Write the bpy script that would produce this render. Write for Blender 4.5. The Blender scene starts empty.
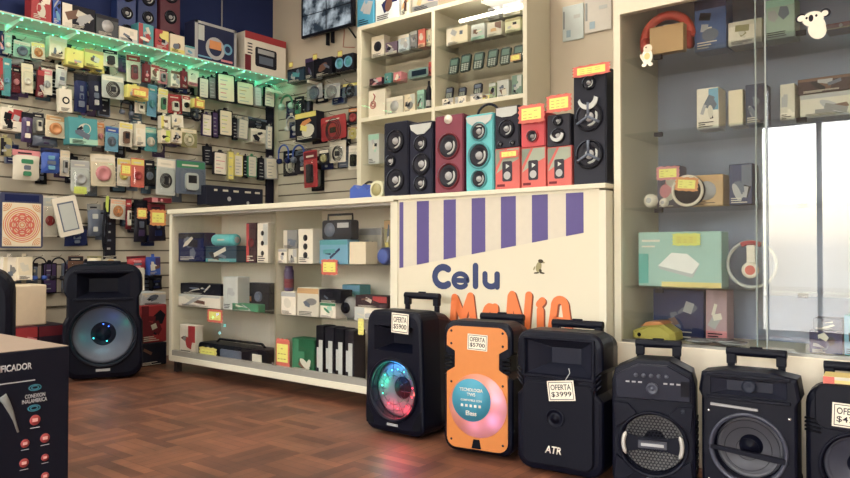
import bpy, bmesh, math, random
from mathutils import Vector, Matrix
R = math.radians
PI = math.pi
COL = bpy.context.scene.collection
# ------------------------------------------------------------------ camera constants (camera stands at x=0, y=0, eye height 0.8 m)
EYE = 0.8
FPX = 720.0
YAW = R(38.66)
PITCH = math.atan(11 / 720)
cF = Vector((-math.sin(YAW) * math.cos(PITCH), math.cos(YAW) * math.cos(PITCH), math.sin(PITCH)))
cR = Vector((math.cos(YAW), math.sin(YAW), 0))
cU = cR.cross(cF)

def ray(px, py):
    return cF + cR * ((px - 425) / FPX) - cU * ((py - 239) / FPX)
def onY(px, py, Y):                      # where a sight line meets the plane y = Y -> (x, z)
    d = ray(px, py); t = Y / d.y
    return d.x * t, EYE + d.z * t
def onX(px, py, X):                      # ... meets the plane x = X -> (y, z)
    d = ray(px, py); t = X / d.x
    return d.y * t, EYE + d.z * t

# ------------------------------------------------------------------ materials
def lin(c):
    c = c / 255.0
    return c / 12.92 if c <= 0.04045 else ((c + 0.055) / 1.055) ** 2.4
CN = dict(white=(226, 216, 198), cream=(222, 207, 176), paper=(205, 198, 180), grey=(128, 128, 128), pale=(186, 190, 186), black=(18, 19, 30), navy=(28, 38, 84),
          dark=(34, 33, 44), red=(172, 38, 46), maroon=(110, 32, 44), pink=(214, 128, 136), orange=(216, 136, 66), yellow=(224, 208, 92), olive=(150, 142, 92),
          teal=(60, 150, 158), blue=(44, 82, 170), sky=(96, 158, 190), green=(44, 128, 90), mint=(150, 200, 178), purple=(70, 50, 96), brown=(110, 74, 56), tan=(196, 152, 96),
          coral=(214, 96, 78), silver=(168, 168, 170), lime=(190, 205, 60), peach=(230, 176, 140), steel=(94, 104, 124))
_mats = {}
def mat(c, rough=0.5, metal=0.0, emit=0.0, var=0.05, scale=30.0, coat=0.0, spec=None):
    if isinstance(c, str): c = CN[c]
    key = (tuple(c), rough, metal, emit, var, scale, coat)
    if spec is None: spec = .16 if sum(c) < 190 else .4
    if key in _mats: return _mats[key]
    m = bpy.data.materials.new('mat_%d' % len(_mats)); m.use_nodes = True
    nt = m.node_tree; b = nt.nodes['Principled BSDF']
    base = [lin(v) for v in c]
    if not emit: g_ = .3 * base[0] + .59 * base[1] + .11 * base[2]; base = [g_ + (v - g_) * .84 for v in base]
    tc = nt.nodes.new('ShaderNodeTexCoord'); nz = nt.nodes.new('ShaderNodeTexNoise'); nz.inputs['Scale'].default_value = scale
    nt.links.new(tc.outputs['Object'], nz.inputs['Vector'])
    mx = nt.nodes.new('ShaderNodeMix'); mx.data_type = 'RGBA'
    mx.inputs[6].default_value = [min(1, v * (1 - var)) for v in base] + [1]
    mx.inputs[7].default_value = [min(1, v * (1 + var)) for v in base] + [1]
    nt.links.new(nz.outputs['Fac'], mx.inputs[0]); nt.links.new(mx.outputs[2], b.inputs['Base Color'])
    b.inputs['Roughness'].default_value = rough; b.inputs['Metallic'].default_value = metal
    b.inputs['Coat Weight'].default_value = coat; b.inputs['Specular IOR Level'].default_value = spec
    if emit:
        b.inputs['Emission Color'].default_value = base + [1]; b.inputs['Emission Strength'].default_value = emit
    _mats[key] = m
    return m
def glass(tint=(0.93, 0.97, 0.95), refl=1.0, rough=0.0):
    key = ('glass', tint, refl, rough)
    if key in _mats: return _mats[key]
    m = bpy.data.materials.new('glass_%d' % len(_mats)); m.use_nodes = True
    nt = m.node_tree; nt.nodes.clear()
    out = nt.nodes.new('ShaderNodeOutputMaterial'); tr = nt.nodes.new('ShaderNodeBsdfTransparent'); gl = nt.nodes.new('ShaderNodeBsdfGlossy')
    fr = nt.nodes.new('ShaderNodeFresnel'); fr.inputs['IOR'].default_value = 1.5
    mu = nt.nodes.new('ShaderNodeMath'); mu.operation = 'MULTIPLY'; mu.inputs[1].default_value = refl; mu.use_clamp = True
    mx = nt.nodes.new('ShaderNodeMixShader')
    ge = nt.nodes.new('ShaderNodeNewGeometry'); iv = nt.nodes.new('ShaderNodeMath'); iv.operation = 'SUBTRACT'; iv.inputs[0].default_value = 1
    nt.links.new(ge.outputs['Backfacing'], iv.inputs[1]); m2 = nt.nodes.new('ShaderNodeMath'); m2.operation = 'MULTIPLY'
    tr.inputs['Color'].default_value = (*tint, 1); gl.inputs['Roughness'].default_value = rough
    nt.links.new(fr.outputs[0], mu.inputs[0]); nt.links.new(mu.outputs[0], m2.inputs[0]); nt.links.new(iv.outputs[0], m2.inputs[1]); nt.links.new(m2.outputs[0], mx.inputs[0])
    nt.links.new(tr.outputs[0], mx.inputs[1]); nt.links.new(gl.outputs[0], mx.inputs[2]); nt.links.new(mx.outputs[0], out.inputs[0])
    _mats[key] = m
    return m
WHITE = mat((216, 209, 184), 0.45, var=0.02)
BLK = mat((12, 14, 28), 0.45, var=0.08)
BLKS = mat((9, 12, 28), 0.40, var=0.05)
BLKM = mat((8, 10, 20), 0.75, var=0.1, scale=300)
CHROME = mat((190, 190, 190), 0.25, 0.9)
ALU = mat((160, 158, 150), 0.35, 0.7)
GLASS = glass((0.985, 0.985, 0.975), 0.9)
SHELFGLASS = glass((0.95, 0.975, 0.965), 1.2)

# ------------------------------------------------------------------ mesh builder
class MB:
    def __init__(s): s.v = []; s.f = []; s.mi = []; s.mats = []; s.T = Matrix.Identity(4); s.sm = []
    def m(s, m):
        if not isinstance(m, bpy.types.Material): m = mat(m)
        if m not in s.mats: s.mats.append(m)
        return s.mats.index(m)
    def add(s, vs, fs, m, smooth=False):
        o = len(s.v); k = s.m(m)
        s.v += [s.T @ Vector(p) for p in vs]
        for f in fs: s.f.append([o + i for i in f]); s.mi.append(k); s.sm.append(smooth)
        return s
    def box(s, c, d, m):
        x, y, z = c; a, b, e = d[0] / 2, d[1] / 2, d[2] / 2
        vs = [(x + i * a, y + j * b, z + k * e) for i in (-1, 1) for j in (-1, 1) for k in (-1, 1)]
        return s.add(vs, [(0, 1, 3, 2), (4, 6, 7, 5), (0, 4, 5, 1), (2, 3, 7, 6), (0, 2, 6, 4), (1, 5, 7, 3)], m)
    def bb(s, x0, x1, y0, y1, z0, z1, m):
        return s.box(((x0 + x1) / 2, (y0 + y1) / 2, (z0 + z1) / 2), (x1 - x0, y1 - y0, z1 - z0), m)
    def loft(s, loops, m, cap0=True, cap1=True, smooth=False):
        n = len(loops[0]); vs = [p for l in loops for p in l]; fs = []
        for k in range(len(loops) - 1):
            for i in range(n):
                j = (i + 1) % n
                fs.append((k * n + i, k * n + j, (k + 1) * n + j, (k + 1) * n + i))
        s.add(vs, fs, m, smooth)
        o = len(s.v) - len(vs); k = s.m(m)
        if cap0: s.f.append([o + i for i in range(n)][::-1]); s.mi.append(k); s.sm.append(False)
        if cap1: s.f.append([o + (len(loops) - 1) * n + i for i in range(n)]); s.mi.append(k); s.sm.append(False)
        return s
    def prism(s, poly, y0, y1, m):       # poly is (x, z), pushed from y0 (front) to y1
        return s.loft([[(x, y0, z) for x, z in poly], [(x, y1, z) for x, z in poly]], m)
    def tube(s, pts, r, m, n=8, closed=False):
        pts = [Vector(p) for p in pts]; loops = []; up = None
        rs = r if isinstance(r, (list, tuple)) else [r] * len(pts)
        L = len(pts)
        for i, p in enumerate(pts):
            a = pts[(i - 1) % L] if (closed or i > 0) else p; b = pts[(i + 1) % L] if (closed or i < L - 1) else p
            t = (b - a).normalized()
            if up is None: up = Vector((0, 0, 1)) if abs(t.z) < 0.9 else Vector((1, 0, 0))
            u = t.cross(up); u.normalize(); w = u.cross(t); up = w
            loops.append([p + (u * math.cos(2 * PI * k / n) + w * math.sin(2 * PI * k / n)) * rs[i] for k in range(n)])
        if closed: loops.append(loops[0]); return s.loft(loops, m, False, False, True)
        return s.loft(loops, m, True, True, True)
    def lathe(s, prof, c, m, n=32, axis='y', caps=False):   # prof: (radius, distance along the axis); y axis: distance goes to +y
        loops = []
        for r, d in prof:
            r = max(r, 1e-4); l = []
            for k in range(n):
                a = 2 * PI * k / n; ca, sa = math.cos(a) * r, math.sin(a) * r
                if axis == 'y': l.append((c[0] + ca, c[1] + d, c[2] - sa))
                elif axis == 'x': l.append((c[0] + d, c[1] + ca, c[2] + sa))
                else: l.append((c[0] + ca, c[1] + sa, c[2] + d))
            loops.append(l)
        return s.loft(loops, m, caps, caps, True)
    def ball(s, c, r, m, n=14, sc=(1, 1, 1)):
        loops = []
        for i in range(n // 2 + 1):
            a = PI * i / (n // 2); rr = max(math.sin(a), 1e-3) * r
            loops.append([(c[0] + rr * math.cos(2 * PI * k / n) * sc[0], c[1] + rr * math.sin(2 * PI * k / n) * sc[1], c[2] + math.cos(a) * r * sc[2]) for k in range(n)])
        return s.loft(loops, m, False, False, True)
    def build(s, name, parent=None, loc=None, rz=0.0, bevel=0.0, seg=2):
        me = bpy.data.meshes.new(name)
        me.from_pydata([tuple(p) for p in s.v], [], s.f)
        for m in s.mats: me.materials.append(m)
        me.polygons.foreach_set('material_index', s.mi); me.polygons.foreach_set('use_smooth', s.sm)
        bm = bmesh.new(); bm.from_mesh(me); bmesh.ops.recalc_face_normals(bm, faces=bm.faces); bm.to_mesh(me); bm.free()
        me.update()
        o = bpy.data.objects.new(name, me); COL.objects.link(o)
        if parent: o.parent = parent
        if loc is not None: o.location = loc
        o.rotation_euler.z = rz
        if bevel:
            b = o.modifiers.new('edge', 'BEVEL'); b.width = bevel; b.segments = seg; b.limit_method = 'ANGLE'; b.angle_limit = R(35)
        return o

LABELS = {}
def tag(o, label=None, cat=None, group=None, kind=None):
    if label:
        n = len(label.split())
        if n > 16 or n < 4: print('LABEL LENGTH', n, label)
        if label in LABELS: print('LABEL REPEATED', label)
        LABELS[label] = 1
        o['label'] = label
    if cat: o['category'] = cat
    if group: o['group'] = group
    if kind: o['kind'] = kind
    return o
def root(name, loc, rz, label, cat, group=None):
    o = bpy.data.objects.new(name, None); COL.objects.link(o); o.location = loc; o.rotation_euler.z = rz
    o.empty_display_size = 0.05
    return tag(o, label, cat, group)
def struct(name, mb, parent=None, bevel=0.0):
    o = mb.build(name, parent, bevel=bevel)
    if not parent: o['kind'] = 'structure'
    return o
def copy_tree(o, parent=None):
    c = o.copy(); COL.objects.link(c); c.parent = parent
    for ch in o.children: copy_tree(ch, c)
    return c
def rrect(w, h, r, z0=0.0, n=5, waist=None, top=1.0):
    """rounded rectangle outline (x, z), standing on z0; top narrows it upwards; waist=(z centre, half height, depth) pinches its sides"""
    pts = []
    for cx, cz, a0 in ((w / 2 - r, r, -90), (w / 2 - r, h - r, 0), (-w / 2 + r, h - r, 90), (-w / 2 + r, r, 180)):
        if a0 == 0 and waist:
            zc, hh, dp = waist
            for k, q in ((-1, 0), (-.6, 1), (0, 1), (.6, 1), (1, 0)): pts.append((w / 2 - dp * q, zc + k * hh))
        if a0 == 180 and waist:
            zc, hh, dp = waist
            for k, q in ((1, 0), (.6, 1), (0, 1), (-.6, 1), (-1, 0)): pts.append((-w / 2 + dp * q, zc + k * hh))
        for i in range(n + 1):
            a = R(a0 + 90 * i / n); pts.append((cx + r * math.cos(a), cz + r * math.sin(a)))
    return [(x * (1 + (top - 1) * z / h), z + z0) for x, z in pts]
def carve(o, cutters):
    for c in cutters:
        md = o.modifiers.new('cut', 'BOOLEAN'); md.object = c; md.operation = 'DIFFERENCE'; md.solver = 'EXACT'
    bpy.context.view_layer.update()
    dg = bpy.context.evaluated_depsgraph_get()
    me = bpy.data.meshes.new_from_object(o.evaluated_get(dg))
    for md in [m for m in o.modifiers if m.type in ('BOOLEAN', 'BEVEL')]: o.modifiers.remove(md)
    o.data = me
    for c in cutters: bpy.data.objects.remove(c)
def lettering(s, w, h, m, parent, loc, rz=0.0, bold=0.0, depth=0.0008, name='lettering', tilt=0.0, shear=0.0):
    """flat letters standing in the xz plane facing -y, fitted to w x h metres; loc is their lower left front corner (h=None keeps the natural height)"""
    cu = bpy.data.curves.new('t', 'FONT'); cu.body = s; cu.size = 1; cu.offset = bold; cu.shear = shear; cu.resolution_u = 3
    t = bpy.data.objects.new('t', cu); COL.objects.link(t)
    bpy.context.view_layer.update()
    me = bpy.data.meshes.new_from_object(t.evaluated_get(bpy.context.evaluated_depsgraph_get()))
    bpy.data.objects.remove(t)
    xs = [v.co.x for v in me.vertices]; ys = [v.co.y for v in me.vertices]
    x0, x1, y0, y1 = min(xs), max(xs), min(ys), max(ys)
    sx = w / (x1 - x0); sy = (h / (y1 - y0)) if h else sx
    bm = bmesh.new(); bm.from_mesh(me)
    for v in bm.verts: v.co = Vector(((v.co.x - x0) * sx, 0, (v.co.y - y0) * sy))
    r = bmesh.ops.extrude_face_region(bm, geom=bm.faces[:])
    for g in r['geom']:
        if isinstance(g, bmesh.types.BMVert): g.co.y -= depth
    bmesh.ops.recalc_face_normals(bm, faces=bm.faces)
    bm.to_mesh(me); bm.free(); me.materials.clear(); me.materials.append(m if isinstance(m, bpy.types.Material) else mat(m))
    o = bpy.data.objects.new(name, me); COL.objects.link(o); o.parent = parent; o.location = loc; o.rotation_euler = (0, tilt, rz)
    return o
def stroke(m, pts, wd, y0, y1, mt):
    """flat brush stroke: round-ended band of width wd along pts (x, z)"""
    for q, ((xa_, za_), (xb_, zb_)) in enumerate(zip(pts, pts[1:])):
        dx, dz = xb_ - xa_, zb_ - za_; L_ = math.hypot(dx, dz) or 1e-6; nx, nz = -dz / L_ * wd / 2, dx / L_ * wd / 2
        m.prism([(xa_ + nx, za_ + nz), (xb_ + nx, zb_ + nz), (xb_ - nx, zb_ - nz), (xa_ - nx, za_ - nz)], y0 - .00005 - .0001 * q, y1, mt)
    for q, (x_, z_) in enumerate(pts): m.prism([(x_ + wd / 2 * math.cos(2 * PI * k / 14), z_ + wd / 2 * math.sin(2 * PI * k / 14)) for k in range(14)], y0 - .0001 * (1 + q), y1, mt)
def point(name, loc, col, energy, r=0.02, parent=None):
    l = bpy.data.lights.new(name, 'POINT'); l.color = col; l.energy = energy; l.shadow_soft_size = r
    o = bpy.data.objects.new(name, l); COL.objects.link(o); o.location = loc
    if parent: o.parent = parent
    return o
def area(name, loc, rot, sx, sy, col, energy):
    l = bpy.data.lights.new(name, 'AREA'); l.shape = 'RECTANGLE'; l.size = sx; l.size_y = sy; l.color = col; l.energy = energy
    o = bpy.data.objects.new(name, l); COL.objects.link(o); o.location = loc; o.rotation_euler = rot
    return o

# ------------------------------------------------------------------ packaging
def art(w, h, y, c1, c2, c3, seed, hint=''):
    """printed picture of a pack, one mesh: bands, a product picture and lines of print, standing 0.4 mm proud at depth y"""
    rng = random.Random(seed); m = MB(); t = 0.0005; a = [0]
    def r(u0, u1, v0, v1, c):
        a[0] += 1; k = y - t * a[0] * 0.7
        m.bb((u0 - .5) * w, (u1 - .5) * w, k - t, k, v0 * h, v1 * h, mat(c, 0.4))
    st = rng.randrange(5)
    if st in (0, 3): r(.0 + .01, .99, .80, .98, c2)
    if st in (1,): r(.01, .99, .02, .22, c2)
    if st == 2: r(.02, .30, .02, .98, c2)
    if st == 4: r(.55, .98, .45, .97, c2)
    ink = 'dark' if sum(CN[c1] if isinstance(c1, str) else c1) > 330 else 'paper'
    if any(q in hint for q in ('disc', ' ring', 'dot', 'round', 'swirl')) and 'card' not in hint.split(' ')[0:1]:
        many = 'dots' in hint or 'pictures' in hint
        for i in range(3 if many else 1):
            rr = min(w, h) * (.15 if many else .3); a[0] += 1; k = y - t * a[0] * .5; zc = h * ((.24 + .25 * i) if many else .5)
            if ' ring' in hint: m.lathe([(rr, 0), (rr, -t * 2), (rr * .6, -t * 2), (rr * .6, 0)], (0, k, zc), mat(c3, .35), 20)
            else: m.lathe([(rr, 0), (rr, -t), (0, -t)], (0, k, zc), mat(c3, .35), 20)
        rng = random.Random(seed); cnt = 0
    elif 'square' in hint:
        a[0] += 1; k = y - t * a[0] * .5; m.bb(-.2 * w, .2 * w, k - t, k, h * .5 - .2 * w, h * .5 + .2 * w, mat(c3, .35)); cnt = 0
    else: cnt = rng.randrange(3, 7)
    pal = [c2, c3, c3, 'steel', 'brown', 'dark', 'silver', 'paper', c1]
    for i in range(cnt):
        a[0] += 1; k = y - t * a[0] * .5; cx, cz = rng.uniform(-.22, .22) * w, rng.uniform(.25, .72) * h; rx, rz_ = rng.uniform(.08, .26) * w, rng.uniform(.06, .2) * h; ro = rng.uniform(-.6, .6); n = rng.choice((4, 4, 5, 14))
        pts = []
        for j in range(n):
            an = 2 * PI * j / n + PI / 4; u, v = rx * 1.2 * math.cos(an), rz_ * 1.2 * math.sin(an); pts.append((max(-.48 * w, min(.48 * w, cx + u * math.cos(ro) - v * math.sin(ro))), max(.03 * h, min(.97 * h, cz + u * math.sin(ro) + v * math.cos(ro)))))
        m.prism(pts, k - t, k, mat(rng.choice(pal), .4))
    for i in range(3):
        q = .05 + .05 * i
        r(.1, .1 + rng.uniform(.3, .7), q, q + .022, ink)
    return m
def carton(name, label, cat, group, loc, rz, w, h, d, c1, c2, c3, seed=0, tab=False, plain=False):
    """a printed carton: its base centre of the BACK edge is loc, its front looks towards local -y"""
    b = MB().bb(-w / 2, w / 2, -d, 0, 0, h, mat(c1, 0.45)).build(name, None, loc, rz, bevel=min(w, h, d) * .04)
    tag(b, label, cat, group)
    if not plain: art(w, h, -d, c1, c2, c3, seed, label).build('front_print', b)
    MB().bb(-w * .46, w * .46, -d * .9, -d * .1, h, h + .0008, mat(c1, .5)).build('top_flap', b)
    if tab: MB().prism([(-.012, h), (.012, h), (.012, h + .022), (-.012, h + .022)], -d * .5 - .0005, -d * .5 + .0005, mat(c1)).build('hang_tab', b)
    return b
def case_pack(label, group, loc, rz, w, h, d, c1, c2, c3, seed=0):
    b = MB().prism(rrect(w, h, w * .08), -d, 0, mat(c2, .35)).build('hanging_case_pack', None, loc, rz)
    tag(b, label, 'phone case', group)
    m = MB(); m.prism(rrect(w * .84, h * .92, w * .06, h * .04), -d - .0015, -d, mat(c1, .4)); m.build('insert_card', b)
    p = MB(); rng = random.Random(seed)
    for i in range(5):
        z = h * (.14 + .15 * i); ww = w * rng.uniform(.25, .6)
        p.bb(-w * .32, -w * .32 + ww, -d - .0022, -d - .0015, z, z + h * .035, mat(c3 if i % 2 else 'silver'))
    p.build('text_print', b)
    MB().prism([(-w * .2, h), (w * .2, h), (w * .1, h + .02), (-w * .1, h + .02)], -d * .5 - .0005, -d * .5 + .0005, mat(c2, .4)).build('hang_tab', b)
    return b
def blister(label, group, loc, rz, w, h, d, c1, c2, c3, seed=0):
    rng = random.Random(seed)
    b = MB().prism(rrect(w, h, w * .06), -.002, 0, mat(c1, .45)).build('hanging_blister_pack', None, loc, rz)
    tag(b, label, 'blister pack', group)
    m = MB(); m.bb(-w * .47, w * .47, -.003, -.002, h * .76, h * .96, mat(c2, .4)); m.bb(-w * .3, w * .25, -.0036, -.003, h * .82, h * .87, 'paper'); m.build('header_print', b)
    q = MB(); k = rng.choice((0, 1, 1, 2, 2)); lb = label.split(' hanging')[0].split(', ')[1] if label.count(',') > 2 else ''
    k = 0 if any(v in lb for v in ('disc', 'dot', 'spot')) else 1 if ('square' in lb or 'grip' in lb) else k
    if k == 0:
        q.lathe([(w * .3, -.002), (w * .3, -d * .5), (w * .18, -d * .5), (w * .14, -d * .3), (0, -d * .3)], (0, 0, h * .4), mat(c3, .35), n=18)
    elif k == 1:
        q.prism(rrect(w * .42, h * .5, w * .1, h * .12), -d * .7, -.002, mat(c3, .35)); q.bb(-w * .14, w * .14, -d * .7 - .001, -d * .7, h * .32, h * .55, 'dark')
    else:
        for j in (0, 1, 2):
            rr = w * (.30 - .05 * j); q.tube([(rr * math.cos(a), -.006 - j * .004, h * .4 + rr * 1.1 * math.sin(a)) for a in [2 * PI * i / 16 for i in range(16)]], .0028, mat(c3, .4), 6, True)
        q.box((0, -.01, h * .4), (w * .2, .012, h * .22), mat(c3, .4))
    q.build('product', b)
    l0 = rrect(w * .82, h * .66, w * .12, h * .05)
    MB().loft([[(x, -.0021, z) for x, z in l0], [(x * .97, -d * .8, z) for x, z in l0], [(x * .86, -d, h * .38 + (z - h * .38) * .88) for x, z in l0]], glass((.93, .95, .95), 1.3, .08), False, True).build('clear_bubble', b)
    return b
def pouch(label, group, loc, rz, w, h, d, c1, c2, c3, seed=0):
    rng = random.Random(seed); n = 7; vs = []; fs = []
    for sgn in (-1, 1):
        for j in range(n + 1):
            for i in range(n + 1):
                u, v = i / n, j / n; bulge = max(0, math.sin(PI * u) * math.sin(PI * v)) ** .6
                vs.append(((u - .5) * w * (1 - .06 * math.sin(PI * v)), -d / 2 + sgn * d / 2 * bulge * (1 + rng.uniform(-.18, .18)), v * h * .86))
    N = (n + 1) ** 2
    for q in (0, 1):
        for j in range(n):
            for i in range(n):
                a = q * N + j * (n + 1) + i; fs.append((a, a + 1, a + n + 2, a + n + 1))
    b = MB().add(vs, fs, mat(c1, .3), True).build('hanging_pouch', None, loc, rz); tag(b, label, 'pouch', group)
    m = MB().bb(-w * .5, w * .5, -d / 2 - .002, -d / 2 + .002, h * .8, h, mat(c2, .4)); m.bb(-w * .3, w * .2, -d / 2 - .003, -d / 2 - .002, h * .87, h * .92, 'dark'); m.build('header_card', b)
    m = MB()
    for i in range(3): m.prism(rrect(w * rng.uniform(.2, .45), h * .15, w * .05, h * (.14 + .2 * i)), -d - .001, -d * .7, mat(c3 if i != 1 else 'steel', .3))
    m.build('contents', b)
    return b
def headset(label, group, loc, rz, w, h, d, c1, c2, c3, seed=0, name='hanging_headphones', thick=.05):
    r = w * (.42 if thick < .07 else .44); t = w * thick
    b = MB().tube([(r * math.cos(a), -d / 2, h - r - t + r * math.sin(a)) for a in [PI * i / 14 for i in range(15)]], t, mat(c1, .35), 8).build(name, None, loc, rz)
    tag(b, label, 'headphones', group)
    for s in (-1, 1):
        m = MB().tube([(s * r, -d / 2, h - r - t), (s * r, -d / 2, h * .35)], t * .8, mat(c1, .35)); m.build('arm', b)
        e = MB().lathe([(0, -s * -.0), (w * .15, 0), (w * .17, s * -.012), (w * .15, s * -.03), (0, s * -.03)], (s * (r + .004), -d / 2, h * .3), mat(c2, .4), 16, 'x'); e.build('ear_cup', b)
    return b
def cable(label, group, loc, rz, w, h, d, c1, c2, c3, seed=0):
    m = MB()
    for j in range(3):
        rr = w * (.46 - .05 * j); m.tube([(rr * math.cos(a), -.006 - .006 * j, h * .42 + h * .38 * math.sin(a) * (1 - .08 * j)) for a in [2 * PI * i / 18 for i in range(18)]], .0035, mat(c1, .4), 6, True)
    b = m.build('hanging_cable', None, loc, rz); tag(b, label, 'cable', group)
    MB().bb(-w * .12, w * .12, -.028, -.002, h * .72, h, mat(c2, .5)).build('cable_tie_card', b)
    MB().bb(-w * .1, w * .1, -.03, -.004, 0, h * .14, mat(c1, .4)).build('plug', b)
    return b
def sign(label, loc, rz, w, h, c1='yellow', c2='coral', text=('OFERTA', '$'), group=None, name='price_sign', tilt=0):
    """star-edged offer card: coral burst edge around a yellow middle"""
    if c1 == 'yellow': c1 = (230, 226, 92)
    m = MB(); pts = []; n = 28
    for i in range(n):
        a = 2 * PI * i / n; k = 1 if i % 2 else .9
        x = max(-1, min(1, 1.35 * math.cos(a))) * k; z = max(-1, min(1, 1.35 * math.sin(a))) * k
        pts.append((x * w / 2, h / 2 + z * h / 2))
    b = m.prism(pts, -.001, 0, mat(c2, .5)).build(name, None, loc, rz); b.rotation_euler.y = tilt
    tag(b, label, 'price sign', group)
    MB().bb(-w * .36, w * .36, -.0018, -.001, h * .2, h * .8, mat(c1, .5)).build('yellow_field', b)
    p = MB(); rng = random.Random(label)
    for i in range(3):
        for k in range(3):
            if rng.random() < .75: p.bb(-w * .3 + k * w * .2, -w * .3 + k * w * .2 + w * .13, -.0022, -.0018, h * (.29 + .17 * i), h * (.315 + .17 * i), mat((160, 112, 60)))
    p.build('handwriting', b)
    return b
LAMP_W, SKY_S, LED_W, LEDP, GLOW = 17.5, 2.6, .30, .12, .12
# ================================================================== THE ROOM
XL, XR, YB, YF, ZC = -4.95, 1.45, 4.06, -1.8, 3.1
YD, YS = 2.65, 2.70                       # front planes of the display counter and of the tall showcase
def parquet():
    m = bpy.data.materials.new('parquet'); m.use_nodes = True; nt = m.node_tree; N = nt.nodes.new; L = nt.links.new
    b = nt.nodes['Principled BSDF']; tc = N('ShaderNodeTexCoord'); sp = N('ShaderNodeSeparateXYZ'); L(tc.outputs['Object'], sp.inputs[0])
    sw = N('ShaderNodeCombineXYZ'); L(sp.outputs[1], sw.inputs[0]); L(sp.outputs[0], sw.inputs[1])
    ck = N('ShaderNodeTexChecker'); ck.inputs['Scale'].default_value = 1 / .24; L(tc.outputs['Object'], ck.inputs['Vector'])
    mv = N('ShaderNodeMix'); mv.data_type = 'VECTOR'; L(ck.outputs['Fac'], mv.inputs[0]); L(tc.outputs['Object'], mv.inputs[4]); L(sw.outputs[0], mv.inputs[5])
    br = N('ShaderNodeTexBrick'); br.inputs['Scale'].default_value = 1; br.offset = 0; br.inputs['Brick Width'].default_value = .24; br.inputs['Row Height'].default_value = .048
    br.inputs['Mortar Size'].default_value = .0012; br.inputs['Mortar Smooth'].default_value = .3; br.inputs['Bias'].default_value = -.1
    br.inputs['Color1'].default_value = (lin(114), lin(70), lin(54), 1); br.inputs['Color2'].default_value = (lin(158), lin(102), lin(74), 1); br.inputs['Mortar'].default_value = (lin(76), lin(46), lin(40), 1)
    L(mv.outputs[1], br.inputs['Vector'])
    nz = N('ShaderNodeTexNoise'); nz.inputs['Scale'].default_value = 3.5; nz.inputs['Detail'].default_value = 4; L(tc.outputs['Object'], nz.inputs['Vector'])
    mp = N('ShaderNodeMapping'); mp.inputs['Scale'].default_value = (60, 4, 1); L(mv.outputs[1], mp.inputs['Vector'])
    ng = N('ShaderNodeTexNoise'); ng.inputs['Scale'].default_value = 1; ng.inputs['Detail'].default_value = 6; L(mp.outputs[0], ng.inputs['Vector'])
    rp = N('ShaderNodeMapRange'); rp.inputs[1].default_value = .3; rp.inputs[2].default_value = .75; rp.inputs[3].default_value = .42; rp.inputs[4].default_value = .95; L(nz.outputs['Fac'], rp.inputs[0])
    rg = N('ShaderNodeMapRange'); rg.inputs[3].default_value = .8; rg.inputs[4].default_value = 1.15; L(ng.outputs['Fac'], rg.inputs[0])
    mm = N('ShaderNodeMath'); mm.operation = 'MULTIPLY'; L(rp.outputs[0], mm.inputs[0]); L(rg.outputs[0], mm.inputs[1])
    vm = N('ShaderNodeVectorMath'); vm.operation = 'SCALE'; L(br.outputs['Color'], vm.inputs[0]); L(mm.outputs[0], vm.inputs['Scale']); L(vm.outputs[0], b.inputs['Base Color'])
    b.inputs['Roughness'].default_value = .5; b.inputs['Coat Weight'].default_value = .12; b.inputs['Coat Roughness'].default_value = .25
    bp = N('ShaderNodeBump'); bp.inputs['Strength'].default_value = .15; bp.inputs['Distance'].default_value = .002; L(br.outputs['Fac'], bp.inputs['Height']); bp.invert = True; L(bp.outputs[0], b.inputs['Normal'])
    return m
struct('floor', MB().bb(XL - .1, XR + .1, YF - .1, YB + .1, -.06, 0, parquet()))
struct('ceiling', MB().bb(XL - .1, XR + .1, YF - .1, YB + .1, ZC, ZC + .1, mat((225, 222, 212), .8)))
BEIGE = mat((206, 192, 168), .8, var=.03, scale=4)
NAVYW = mat((36, 50, 100), .7, var=.05, scale=4)
SLAT = mat((186, 176, 156), .5, var=.05, scale=8)
GROOVE = mat((96, 86, 76), .7)
wl = struct('wall_left', MB().bb(XL - .1, XL, YF, YB, 0, 2.25, mat((190, 180, 160), .8)).bb(XL - .1, XL, YF, YB, 2.25, ZC, NAVYW))
wb = struct('wall_back', MB().bb(XL - .1, XR + .1, YB, YB + .1, 0, ZC, BEIGE))
struct('wall_right', MB().bb(XR, XR + .1, YF, YB, 0, ZC, BEIGE))
def slatwall(a0, a1, z0, z1, axis, c, parent):
    m = MB(); n = int(round((z1 - z0) / .095)); p = (z1 - z0) / n
    for i in range(n):
        za, zb = z0 + i * p + .006, z0 + (i + 1) * p - .004
        if axis == 'x': m.bb(c, c + .016, a0, a1, za, zb, SLAT)
        else: m.bb(a0, a1, c - .016, c, za, zb, SLAT)
    if axis == 'x': m.bb(c, c + .008, a0, a1, z0, z1, GROOVE)
    else: m.bb(a0, a1, c - .008, c, z0, z1, GROOVE)
    return m.build('slat_panel', parent)
sl_left = slatwall(.6, YB - .09, .42, 2.2, 'x', XL, wl)
sl_back = slatwall(XL + .09, -3.66, .42, 2.2, 'y', YB, wb)
struct('dark_gap_strip', MB().bb(XL, XL + .03, YB - .085, YB - .01, 0, 2.2, mat((34, 32, 50), .6)))  # dark colour put in for the shadowy gap where the slat panel ends
struct('baseboard_back', MB().bb(XL + .05, XR, YB - .015, YB, 0, .1, mat((120, 100, 84), .6)))
# flat pilaster between the wall cabinet and the poster wall
x0, _ = onY(528, 100, YB - .05); x1, _ = onY(542, 100, YB - .05)
struct('trim_2', MB().bb(x0, x1, YB - .06, YB, 0, ZC, mat((166, 148, 130), .7)))
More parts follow.
